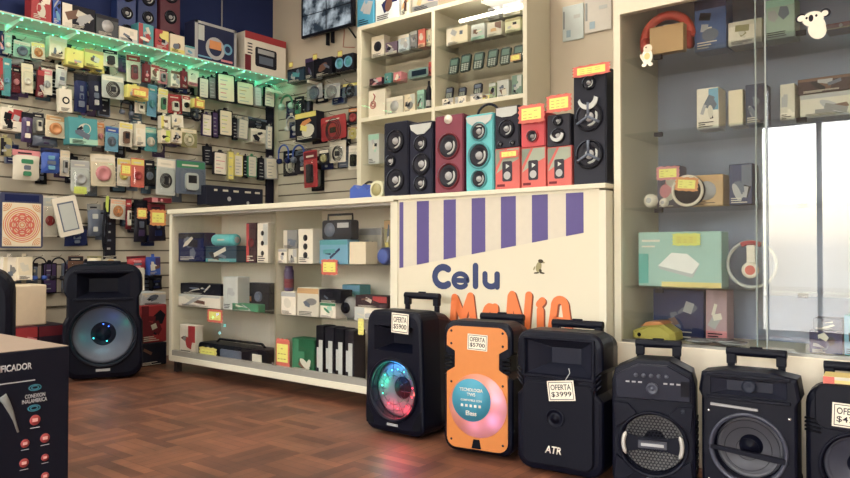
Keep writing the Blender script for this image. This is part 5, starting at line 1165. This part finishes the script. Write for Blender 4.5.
def ptag(t, x, z, w, h, tilt, lines, y=-.004, rx=0):
    """hand-written paper price tag taped on a speaker"""
    p = MB().bb(-w / 2, w / 2, -.0008, 0, -h / 2, h / 2, mat((232, 222, 200), .7)); p.build
    o = p.build('price_tag', t, (x, y, z)); o.rotation_euler = (rx, tilt, 0)
    f = MB()
    for a in ((-w * .45, w * .45, h * .41, h * .44), (-w * .45, w * .45, -h * .44, -h * .41), (-w * .45, -w * .43, -h * .44, h * .44), (w * .43, w * .45, -h * .44, h * .44)): f.bb(a[0], a[1], -.0013, -.0008, a[2], a[3], mat('dark'))
    f.build('ink_border', o)
    n = len(lines); lh = h * .72 / n
    for i, s in enumerate(lines):
        ww = w * .76; lettering(s, ww, lh * .78, mat('dark', .7), o, (-ww / 2, -.0008, h * .36 - lh * (i + 1) + lh * .1), bold=.01, depth=.0004, name='handwriting')
    return o
def ring(t, x, z, r, dr, y, dep, m, n=48, name='woofer_ring'):
    return MB().lathe([(r, y), (r, y - dep), (r - dr * .3, y - dep * 1.3), (r - dr, y - dep * .6), (r - dr, y)], (x, 0, z), m, n).build(name, t)
def woofer(t, x, z, r, y, cone, cap=.3, capm=None, depth=.03):
    MB().lathe([(r, y - .002), (r * .94, y - .010), (r * .86, y - .002), (r * .82, y), (r * .35, y + depth)], (x, 0, z), cone, 40).build('woofer_cone', t)
    MB().lathe([(r * (cap + .06), y + depth), (r * cap, y + depth - .006), (r * cap * .7, y + depth - .018), (0, y + depth - .024)], (x, 0, z), capm or BLKS, 28).build('dust_cap', t)
def horn(t, x, z, w, h, y0, y1, m, k=.45):
    """funnel of a horn: four sloped walls going from the opening to the throat"""
    o = [(-w / 2, -h / 2), (w / 2, -h / 2), (w / 2, h / 2), (-w / 2, h / 2)]
    MB().loft([[(x + a, y0, z + b) for a, b in o], [(x + a * k, y1, z + b * k) for a, b in o]], m, False, True).build('horn', t)
def box_cutter(x, z, w, h, y0, y1, k=1.0):
    o = [(-w / 2, -h / 2), (w / 2, -h / 2), (w / 2, h / 2), (-w / 2, h / 2)]
    return MB().loft([[(x + a, y0, z + b) for a, b in o], [(x + a * k, y1, z + b * k) for a, b in o]], BLKM).build('cutter')
def led(t, pts, c, r=.004, e=30):
    m = MB()
    for p in pts: m.ball(p, r, mat(c, .4, emit=e), 8)
    return m.build('led_light', t)
def feet(t, w, d, z=0):
    for sx in (-1, 1):
        for y in (.04, d - .05): MB().lathe([(.014, 0), (.016, .012)], (sx * w * .34, y, 0), mat('black', .7), 14, 'z', True).build('rubber_foot', t)
def wheels(t, w, d, r=.03):
    for sx in (-1, 1):
        q = MB().lathe([(r * .5, -.012), (r, -.012), (r, .012), (r * .5, .012)], (sx * w * .40, d * .93, r), mat('dark', .6), 20, 'x', True).build('wheel', t)
def screws(t, pts, y, m=CHROME):
    for x, z in pts: MB().lathe([(.005, y), (.004, y - .002), (0, y - .002)], (x, 0, z), m, 10).build('screw', t)
GT = 'trolley party speakers in front of the counter'
def place(px, py, depth): # ground position from a sight line at a forward depth
    d = ray(px, py); return d.x * depth, d.y * depth
# ---- first: black, coloured lights
def sp_lights():
    w, h, d = .34, .525, .25
    x, y = place(393, 400, 3.10); zb = .012
    O = rrect(w, h, .05, 0, top=.90)
    wc = (0, .185)
    t = shell('trolley_speaker', 'black trolley speaker with blue, green and red lights in its woofer', (x, y, zb), R(0), w, h, d, BLKS, O, cuts=[cyl_cutter(0, .185, .125, -.05, .075), box_cutter(0, .405, .22, .11, -.001, .07, .55)], group=GT)
    horn(t, 0, .405, .22, .11, .0, .069, BLKS, .5)
    ring(t, 0, .185, .138, .016, .0, .010, BLKS)
    woofer(t, 0, .185, .122, .040, mat((60, 60, 70), .5), .36, BLKM, .028)
    # slim protective bars
    m = MB()
    for k in (.062, .09, .115): m.tube([(k * math.cos(a), .004, .185 + k * math.sin(a)) for a in [2 * PI * i / 40 for i in range(40)]], .0012, BLKS, 5, True)
    for i in range(12):
        a = 2 * PI * i / 12; m.tube([(.045 * math.cos(a), .004, .185 + .045 * math.sin(a)), (.124 * math.cos(a), .004, .185 + .124 * math.sin(a))], .001, BLKS, 5)
    m.build('woofer_guard', t)
    led(t, e=4, r=.003, pts=[(.085 * math.cos(a), .03, .185 + .085 * math.sin(a)) for a in (PI * .36, PI * .5, PI * .62)], c=(70, 200, 255)); led(t, e=4, r=.003, pts=[(.09 * math.cos(a), .03, .185 + .09 * math.sin(a)) for a in (PI * .8, PI * .98, PI * 1.1)], c=(60, 255, 190))
    led(t, e=4, r=.003, pts=[(.085 * math.cos(a), .03, .185 + .085 * math.sin(a)) for a in (PI * 1.3, PI * 1.5, PI * 1.7, PI * .05, -PI * .1)], c=(255, 50, 60))
    for a, c in ((PI * .45, (.15, .35, 1)), (PI * .65, (.05, .3, 1)), (PI * .95, (.05, 1, .55)), (PI * 1.3, (1, .08, .12)), (PI * 1.6, (1, .05, .08)), (-PI * .05, (1, .1, .08))):
        point('woofer_light', (.08 * math.cos(a), .018, .185 + .08 * math.sin(a)), c, 2.6 * LEDP, .01, t)
    for s in (-1, 1): MB().prism([(s * .155, .03), (s * .105, .03), (s * .125, .075), (s * .155, .11)], -.002, .004, BLKM).build('corner_port', t)
    MB().bb(-.03, .03, -.006, -.002, .032, .042, mat('silver', .3)).build('badge', t)
    trolley_handle(t, w, h, d * .8, .17, .07)
    ptag(t, .045, .475, .095, .085, R(2), ('OFERTA', '$5900'), y=-.006)
    feet(t, w, d); wheels(t, w, d)
sp_lights()
# ---- second: orange plate
def sp_orange():
    w, h, d = .295, .51, .22
    x, y = place(477, 420, 2.79); zb = .012
    O = rrect(w, h, .045, 0, waist=(.345, .05, .03))
    t = shell('trolley_speaker', 'trolley speaker with orange front plate and round blue sticker', (x, y, zb), R(9), w, h, d, BLKS, O, cuts=[cyl_cutter(.004, .185, .122, -.05, .05)], group=GT)
    pl = rrect(w * .88, h * .93, .04, h * .03, waist=(.345 - .0, .052, .036))
    oc = mat((214, 122, 16), .42)
    op = MB().loft([[(a, -.004, b) for a, b in pl], [(a, .006, b) for a, b in pl]], oc).build('orange_plate', t)
    bpy.context.view_layer.update(); q = cyl_cutter(.004, .185, .122, -.05, .05); q.matrix_world = t.matrix_world; carve(op, [q])
    m = MB()
    for s in (-1, 1):
        for k in range(4): m.bb(s * .118 - .02, s * .118 + .02, -.003, .012, .318 + k * .016, .326 + k * .016, BLKM)
    m.build('side_groove', t)
    # thin perforated grille lit from behind by the woofer lights
    gm = bpy.data.materials.new('lit_grille'); gm.use_nodes = True; nt = gm.node_tree; nt.nodes.clear(); out = nt.nodes.new('ShaderNodeOutputMaterial')
    df = nt.nodes.new('ShaderNodeBsdfDiffuse'); tl = nt.nodes.new('ShaderNodeBsdfTranslucent'); mx = nt.nodes.new('ShaderNodeMixShader'); mx.inputs[0].default_value = .3
    df.inputs[0].default_value = (lin(214), lin(122), lin(30), 1); tl.inputs[0].default_value = (.95, .8, .7, 1)
    nt.links.new(df.outputs[0], mx.inputs[1]); nt.links.new(tl.outputs[0], mx.inputs[2]); nt.links.new(mx.outputs[0], out.inputs[0])
    MB().lathe([(.1235, -.0035), (.1235, -.005), (0, -.005)], (.004, 0, .185), gm, 48).build('lit_grille', t)
    for x_, z_, c_, e_ in ((.085, .215, (.75, .55, 1), .9), (.07, .14, (.85, .4, 1), .9), (-.01, .115, (1, .45, .9), .6), (-.085, .17, (1, .6, .8), .45), (.0, .27, (.8, .7, 1), .35), (.07, .26, (.7, .7, 1), .6)): point('woofer_light', (x_ * .9, .022, z_), c_, e_ * GLOW, .012, t)
    st = MB().lathe([(.083, -.0065), (.083, -.0075), (0, -.0075)], (-.022, 0, .205), mat((46, 150, 178), .4), 44).build('round_sticker', t)
    wt = mat('white', .5)
    for s, z, ww, hh in (('TECNOLOGIA', .238, .10, .013), ('TWS', .220, .036, .013), ('COMPATIBLE CON', .200, .09, .008), ('Eless', .145, .046, .018)):
        lettering(s, ww, hh, wt, st, (-.022 - ww / 2, -.0075, z), bold=.02, depth=.0005)
    m = MB()
    for i in range(5): m.bb(-.066 + i * .019, -.056 + i * .019, -.0082, -.0075, .178, .188, wt)
    m.build('printed_icons', st)
    screws(t, [(s * .11, z) for s in (-1, 1) for z in (.045, .27, .42, .47)], -.004, mat('dark', .4))
    MB().prism([(-.02, .02), (.02, .02), (.012, .055), (-.012, .055)], -.008, -.004, BLKM).build('latch', t)
    trolley_handle(t, w, h - .01, d * .8, .16, .03, hx=.03)
    ptag(t, .005, .43, .085, .062, R(2), ('OFERTA', '$5700'), y=-.006)
    feet(t, w, d); wheels(t, w, d)
sp_orange()
# ---- third: plain black with ATR lettering
def sp_atr():
    w, h, d = .325, .50, .225
    x, y = place(558, 440, 2.54); zb = .012
    O = rrect(w, h, .05, 0, waist=(.32, .055, .022))
    t = shell('trolley_speaker', 'black trolley speaker with white ATR lettering and a tilted price tag', (x, y, zb), R(5), w, h, d, BLKS, O, cuts=[box_cutter(0, .405, .25, .125, -.001, .08, .5)], group=GT)
    horn(t, 0, .405, .25, .125, .0, .079, mat((38, 40, 54), .35), .45)
    m = MB()
    for a in ((-.134, .134, .468, .478), (-.134, .134, .332, .342)): m.bb(a[0], a[1], -.008, .004, a[2], a[3], BLKS)
    for s in (-1, 1): m.bb(s * .131 - .006, s * .131 + .006, -.008, .004, .334, .476, BLKS)
    m.build('horn_rim', t, bevel=.003)
    g = rrect(w * .82, .295, .03, .025)
    MB().loft([[(a * .97, -.012, .17 + (b - .17) * .97) for a, b in g], [(a, -.006, b) for a, b in g], [(a, .004, b) for a, b in g]], mat((13, 15, 28), .65, var=.35, scale=900)).build('front_grille', t)
    MB().lathe([(.034, -.012), (.034, -.016), (.028, -.017), (.028, -.013), (.012, -.013), (.012, -.017), (0, -.018)], (-.005, 0, .195), BLKS, 30).build('round_badge', t)
    lettering('ATR', .062, .026, mat('white', .4), t, (-.045, -.012, .070), bold=.02, shear=.2)
    ptag(t, .018, .295, .10, .070, R(-7), ('OFERTA', '$3999'), y=-.014)
    MB().tube([(.035, -.014, .335), (.05, -.012, .36), (.045, -.01, .375)], .0016, mat('pale', .4), 6).build('tag_string', t)
    m = MB()
    for s in (-1, 1):
        for k in range(3): m.tube([(s * .135, -.002, .30 + k * .018), (s * .158, .004, .325 + k * .018)], .004, BLKS, 6)
    m.build('side_groove', t)
    trolley_handle(t, w, h - .01, d * .82, .17, .035)
    feet(t, w, d); wheels(t, w, d)
sp_atr()
# ---- fourth: control deck and hex grille
def hexmesh(cx, cz, R_, s, y, m, mt):
    n = int(R_ / s) + 2
    for i in range(-n, n + 1):
        for j in range(-n, n + 1):
            x = (i + (j % 2) * .5) * s; z = j * s * .866
            if x * x + z * z < (R_ - s * .4) ** 2:
                o_ = [(cx + x + s * .56 * math.cos(PI / 6 + PI / 3 * k), cz + z + s * .56 * math.sin(PI / 6 + PI / 3 * k)) for k in range(6)]
                i_ = [(cx + x + s * .40 * math.cos(PI / 6 + PI / 3 * k), cz + z + s * .40 * math.sin(PI / 6 + PI / 3 * k)) for k in range(6)]
                vs = [(a, y, b) for a, b in o_ + i_]; m.add(vs, [(k, (k + 1) % 6, 6 + (k + 1) % 6, 6 + k) for k in range(6)], mt)
def sp_hex():
    w, h, d = .265, .44, .23
    x, y = place(653, 450, 2.37); zb = .012
    O = [(-w * .46, 0), (w * .46, 0), (w * .5, .03), (w * .5, .36), (w * .46, .405), (w * .2, h), (-w * .2, h), (-w * .46, .405), (-w * .5, .36), (-w * .5, .03)]
    t = shell('trolley_speaker', 'black trolley speaker with a sloped control deck and honeycomb woofer guard', (x, y, zb), R(15), w, h, d, BLKS, O, bev=.01, cuts=[cyl_cutter(0, .155, .104, -.05, .06)], group=GT)
    dk = [(-w * .45, .305), (w * .45, .305), (w * .45, .385), (w * .18, .425), (-w * .18, .425), (-w * .45, .385)]
    MB().loft([[(a * .96, -.010, .36 + (b - .36) * .94) for a, b in dk], [(a, -.004, b) for a, b in dk], [(a, .004, b) for a, b in dk]], mat((34, 36, 50), .3)).build('control_deck', t)
    MB().lathe([(.020, -.010), (.020, -.018), (.013, -.020), (.010, -.014), (0, -.022)], (0, 0, .345), mat((56, 60, 76), .3), 28).build('volume_knob', t)
    for i in range(5): MB().lathe([(.007, -.010), (.006, -.018), (0, -.018)], (-.052 + i * .024, 0, .388), mat((70, 74, 88), .35), 14).build('small_knob', t)
    m = MB()
    for i in range(9):
        if abs(i - 4) > 1: m.bb(-.085 + i * .02, -.073 + i * .02, -.0125, -.010, .362, .367, mat('silver', .4))
    m.build('deck_marks', t)
    MB().bb(.088, .114, -.011, -.006, .325, .375, mat((14, 15, 24), .2)).build('display_window', t)
    woofer(t, 0, .155, .100, .034, mat((128, 126, 122), .4), .3, BLKM, .02)
    ring(t, 0, .155, .112, .012, .0, .012, BLKS)
    m = MB(); hexmesh(0, .155, .102, .0115, -.004, m, BLKS); m.build('honeycomb_guard', t)
    MB().prism([(-.104, .118), (-.045, .134), (.045, .134), (.104, .118), (.104, .192), (.045, .178), (-.045, .178), (-.104, .192)], -.011, -.005, BLKS).build('guard_plate', t, bevel=.002)
    MB().bb(-.045, .045, -.018, -.006, .142, .168, mat((60, 62, 74), .35)).bb(-.036, .036, -.020, -.018, .150, .160, mat('silver', .4)).build('badge_bar', t, bevel=.003)
    for s in (-1, 1): MB().tube([(s * .092 * math.cos(a), -.016, .155 + .092 * math.sin(a)) for a in [R(-24 + 6 * i) for i in range(9)]], [.003] + [.007] * 7 + [.003], mat((190, 188, 180), .3, .3), 8).build('chrome_arc', t)
    for s in (-1, 1):
        MB().prism([(s * .125, .03), (s * .10, .02), (s * .06, .05), (s * .045, .058), (s * .118, .11)], -.012, .004, BLKS).build('corner_brace', t, bevel=.002); MB().prism([(s * .125, .29), (s * .08, .29), (s * .05, .258), (s * .118, .20)], -.012, .004, BLKS).build('corner_brace', t, bevel=.002)
    MB().bb(-.02, .02, -.010, -.004, .030, .040, mat('silver', .4)).build('badge', t)
    MB().lathe([(.008, -.004), (.008, -.012), (0, -.012)], (.095, 0, .275), mat('steel', .3), 16).build('socket', t)
    m = MB()
    for k in range(9): m.bb(w * .5 - .004, w * .5 + .004, .03 + .0, .10, .06 + k * .022, .07 + k * .022, BLKM)
    m.build('side_groove', t)
    trolley_handle(t, w, h - .012, d * .8, .125, .06)
    feet(t, w, d); wheels(t, w, d); t.scale.z = .965
sp_hex()
# ---- fifth: round woofer with pale ring
def sp_ring():
    w, h, d = .298, .415, .20
    x, y = place(748, 450, 2.265); zb = .012
    O = [(-w * .45, 0), (w * .45, 0), (w * .47, .03), (w * .47, .32), (w * .5, .34), (w * .47, .40), (w * .2, h), (-w * .2, h), (-w * .47, .40), (-w * .5, .34), (-w * .47, .32), (-w * .47, .03)]
    t = shell('trolley_speaker', 'black trolley speaker with a pale ring round its woofer and an empty handle', (x, y, zb), R(5), w, h, d, BLKS, O, bev=.01, cuts=[cyl_cutter(0, .165, .104, -.05, .06), box_cutter(0, .36, .225, .055, -.001, .035, .7)], group=GT)
    horn(t, 0, .36, .225, .055, 0, .034, mat((40, 42, 56), .35), .6)
    MB().lathe([(.02, .03), (.022, .02), (.014, .018), (0, .022)], (0, 0, .36), mat((44, 48, 62), .4), 24).build('tweeter', t)
    MB().bb(-.122, .122, -.012, .002, .392, .40, BLKS).bb(-.122, .122, -.012, .002, .318, .328, BLKS).build('horn_rim', t, bevel=.002)
    MB().loft([[(-.11, -.008, .295), (.03, -.008, .290), (.03, -.008, .297), (-.11, -.008, .303)], [(-.11, 0, .295), (.03, 0, .290), (.03, 0, .297), (-.11, 0, .303)]], mat((150, 150, 152), .3, .5)).build('chrome_strip', t)
    woofer(t, 0, .165, .100, .034, mat((74, 74, 82), .42), .3, BLKS, .02)
    ring(t, 0, .165, .116, .014, 0, .010, mat((60, 63, 78), .25))
    m = MB()
    for k in (3, 6, 8): m.tube([(.0115 * k * math.cos(a), -.001 - .0, .165 + .0115 * k * math.sin(a)) for a in [2 * PI * i / 36 for i in range(36)]], .0009, BLKS, 4, True)
    m.build('wire_guard', t)
    MB().loft([[(-.115, -.012, .155), (.115, -.012, .132), (.115, -.012, .150), (-.115, -.012, .168)], [(-.115, -.002, .155), (.115, -.002, .132), (.115, -.002, .150), (-.115, -.002, .168)]], BLKS).build('cross_bar', t)
    MB().bb(-.025, .025, -.013, -.008, .048, .060, mat('silver', .4)).bb(-.05, -.032, -.012, -.008, .052, .058, mat('steel', .4)).bb(.032, .05, -.012, -.008, .052, .058, mat('steel', .4)).build('badge', t)
    screws(t, [(s * .118, z) for s in (-1, 1) for z in (.05, .275)], 0)
    m = MB()
    for k in range(9): m.bb(-w * .47 - .004, -w * .47 + .004, .03, .10, .08 + k * .02, .09 + k * .02, BLKM)
    m.build('side_groove', t)
    trolley_handle(t, w, h - .014, d * .8, .155, .068)
    feet(t, w, d); wheels(t, w, d); t.scale.z = .98
sp_ring()
# ---- sixth: rounded, at the edge of the picture
def sp_round():
    w, h, d = .285, .375, .165
    x, y = place(859.5, 450, 2.15); zb = .012
    t = shell('trolley_speaker', 'black rounded trolley speaker with side vents, at the end of the row', (x, y, zb), R(6), w, h, d, BLKS, rrect(w, h, .06), cuts=[cyl_cutter(0, .135, .10, -.05, .06)], group=GT)
    m = MB()
    for s in (-1, 1):
        for k in range(4): m.tube([(s * .145, -.001, .235 + k * .012), (s * .10, -.003, .229 + k * .012)], .0035, BLKM, 6)
    m.build('side_vent', t)
    MB().loft([[(a, -.006, b) for a, b in rrect(w * .8, .13, .03, .245)], [(a * 1.04, .004, .31 + (b - .31) * 1.08) for a, b in rrect(w * .8, .13, .03, .245)]], BLK).build('upper_panel', t)
    woofer(t, 0, .135, .097, .032, mat((60, 62, 76), .45), .3, BLKS, .02)
    ring(t, 0, .135, .108, .012, 0, .008, BLKS)
    MB().lathe([(.010, .0), (.006, -.004), (0, -.004)], (-.0, 0, .135), mat('white', .2), 12).build('shiny_cap', t)
    ptag(t, -.02, .290, .10, .072, R(2), ('OFERTA', '$4700'), y=-.010)
    trolley_handle(t, w, h - .012, d * .8, .17, .07)
    feet(t, w, d); wheels(t, w, d)
    return t, x, y, zb + h
t6, x6, y6, z6 = sp_round()
bx = MB().bb(-.10, .12, -.05, .05, 0, .026, mat((226, 200, 110), .5)).build('label_strip_box', None, (x6, y6 + .058, z6 + .0005), R(6)); tag(bx, 'small yellow, red and white box on the speaker at the row end', 'box')
MB().bb(-.1005, .1205, -.051, -.05, .016, .0255, mat('paper')).bb(-.1005, -.07, -.0515, -.05, 0, .0255, mat('coral')).bb(-.07, .1205, -.051, -.05, .003, .006, mat('brown')).build('front_print', bx)

# ================================================================== LARGE SPEAKER BY THE SLAT WALL
def sp_big():
    w, h, d = .46, .70, .27
    x, y = place(103, 370, 4.42); zb = .012
    O = rrect(w, h, .09, 0, waist=(.44, .10, .02), top=.97)
    t = shell('large_speaker', 'large black speaker with a silver woofer and blue-green lights', (x, y, zb), R(62), w, h, d, BLKS, O, bev=.02, cuts=[cyl_cutter(0, .265, .185, -.05, .09), box_cutter(0, .57, .30, .15, -.001, .06, .6)])
    horn(t, 0, .57, .30, .15, 0, .059, BLK, .55)
    MB().bb(-.17, .17, -.012, .004, .646, .662, BLKS).bb(-.17, .17, -.012, .004, .478, .492, BLKS).build('horn_rim', t, bevel=.004)
    ring(t, 0, .265, .20, .02, 0, .010, BLK)
    woofer(t, 0, .265, .182, .050, mat((88, 90, 104), .42), .24, BLK, .045)
    m = MB()
    for k in (.172,): m.tube([(k * math.cos(a), .0, .265 + k * math.sin(a)) for a in [2 * PI * i / 40 for i in range(40)]], .0014, BLK, 4, True)
    m.build('wire_guard', t)
    led(t, [(-.055, .034, .245), (.02, .034, .225)], (60, 230, 240), .004, 4); led(t, [(.03, .034, .315), (.0, .034, .33)], (60, 110, 255), .004, 4)
    for p, c, e in (((-.075, .02, .245), (.05, .9, .8), .7), ((.0, .02, .20), (.3, .9, 1), .7), ((.04, .02, .335), (.08, .2, 1), .7), ((.11, .02, .32), (.0, .9, .5), .5)): point('woofer_light', p, c, e * LEDP * .6, .01, t)
    MB().bb(-.04, .04, -.008, -.002, .045, .060, mat('silver', .4)).build('badge', t)
    feet(t, w, d)
    m = MB().bb(-.10, .10, .12, .16, h - .006, h + .02, BLKS).build('top_handle', t, bevel=.008)
sp_big()
def sp_edge():
    w, h, d = .40, .70, .32
    x, y = place(-35, 370, 3.55); zb = .012
    t = shell('large_speaker', 'black rounded speaker partly cut off by the picture edge, before the cream boxes', (x, y, zb), R(62), w, h, d, BLK, rrect(w, h, .12), bev=.03, cuts=[cyl_cutter(0, .25, .15, -.05, .07)])
    woofer(t, 0, .25, .147, .03, BLK, .3, BLKS, .02); ring(t, 0, .25, .16, .014, 0, .008, BLK); feet(t, w, d)
sp_edge()

# ================================================================== CARTON IN THE CORNER OF THE PICTURE
dc = 2.20
cx, cy = place(69.5, 346, dc); cz = EYE - 96 / 720 * dc
L_, D_ = .52, .52
# visible face looks to +x; its far vertical edge stands at (cx, cy)
b = MB().bb(-L_ / 2, L_ / 2, 0, D_, 0, cz, mat((20, 22, 36), .55, var=.06)).build('amplifier_carton', None, (cx, cy - L_ / 2, 0), PI / 2, bevel=.004)
tag(b, 'large black printed carton with a tan top and red round icons', 'box')
MB().bb(-L_ / 2 + .002, L_ / 2 - .002, .002, D_ - .002, cz, cz + .0015, mat((150, 128, 110), .7)).build('cardboard_top', b)
def face(px, py):                          # sight line onto the printed face -> (u along the face, z)
    yy, zz = onX(px, py, cx); return yy - (cy - L_ / 2), zz
def ftext(s, px0, px1, pyt, pyb, m, bold=.01):
    u0, _ = face(px0, pyb); u1, _ = face(px1, pyb); _, zb = face((px0 + px1) / 2, pyb); _, zt = face((px0 + px1) / 2, pyt)
    return lettering(s, u1 - u0, zt - zb, m, b, (u0, -.0002, zb), bold=bold, depth=.0006)
wt = mat((190, 190, 192), .5)
u1, zb_ = face(32, 369); u0, _ = face(0, 373); _, zt_ = face(32, 361.5)
full = (u1 - u0) / 7 * 11.2
lettering('AMPLIFICADOR', full, (zt_ - zb_) * .9, wt, b, (u1 - full, -.0002, zb_), bold=.025, depth=.0006)
u1, z_ = face(35, 380); MB().bb(-L_ / 2 + .03, u1, -.001, 0, z_ - .001, z_ + .002, wt).build('printed_line', b)
ftext('CONEXION', 25, 45, 393.5, 397.5, wt); ftext('INALAMBRICA', 22, 47, 398.5, 402.5, wt)
TL = mat((40, 130, 150), .5); m = MB()
for px, py in ((35, 387.5), (34, 408)):
    u, z = face(px, py)
    for k in (.010, .017): m.tube([(u + k * math.cos(a), -.001, z + k * .5 * math.sin(a)) for a in [2 * PI * i / 16 for i in range(16)]], .0016, TL, 5, True)
m.build('teal_symbol', b)
for px, py, r__ in ((35, 420, .021), (25, 443.5, .017), (45, 438, .019), (24, 463, .018), (45, 457.5, .015), (45, 476, .016)):
    u, z = face(px, py); r__ *= .72; q = MB().lathe([(r__, 0), (r__, -.001), (0, -.001)], (u, 0, z), mat((170, 52, 50), .5), 24)
    q.bb(u - r__ * .5, u + r__ * .5, -.0016, -.001, z - r__ * .3, z + r__ * .35, mat((236, 170, 160), .5)).build('red_icon', b)
    MB().bb(u - r__ * .9, u + r__ * .9, -.0006, 0, z - r__ * 1.55, z - r__ * 1.4, wt).build('printed_line', b)
m = MB()                                   # printed microphone picture and its lead
pts = [face(px, py) for px, py in ((2, 396), (6, 402), (11, 412), (14, 420), (18, 432))]
m.tube([(u, -.001, z) for u, z in pts], [.012, .010, .007, .004, .003], mat((130, 132, 126), .5), 8); m.build('microphone_print', b)
# ------------------------------------------------------------------ picture settings
sc = bpy.context.scene
sc.view_settings.view_transform = 'Standard'; sc.view_settings.look = 'None'; sc.view_settings.gamma = 1.0; sc.view_settings.use_curve_mapping = False
sc.view_settings.exposure = 0.28
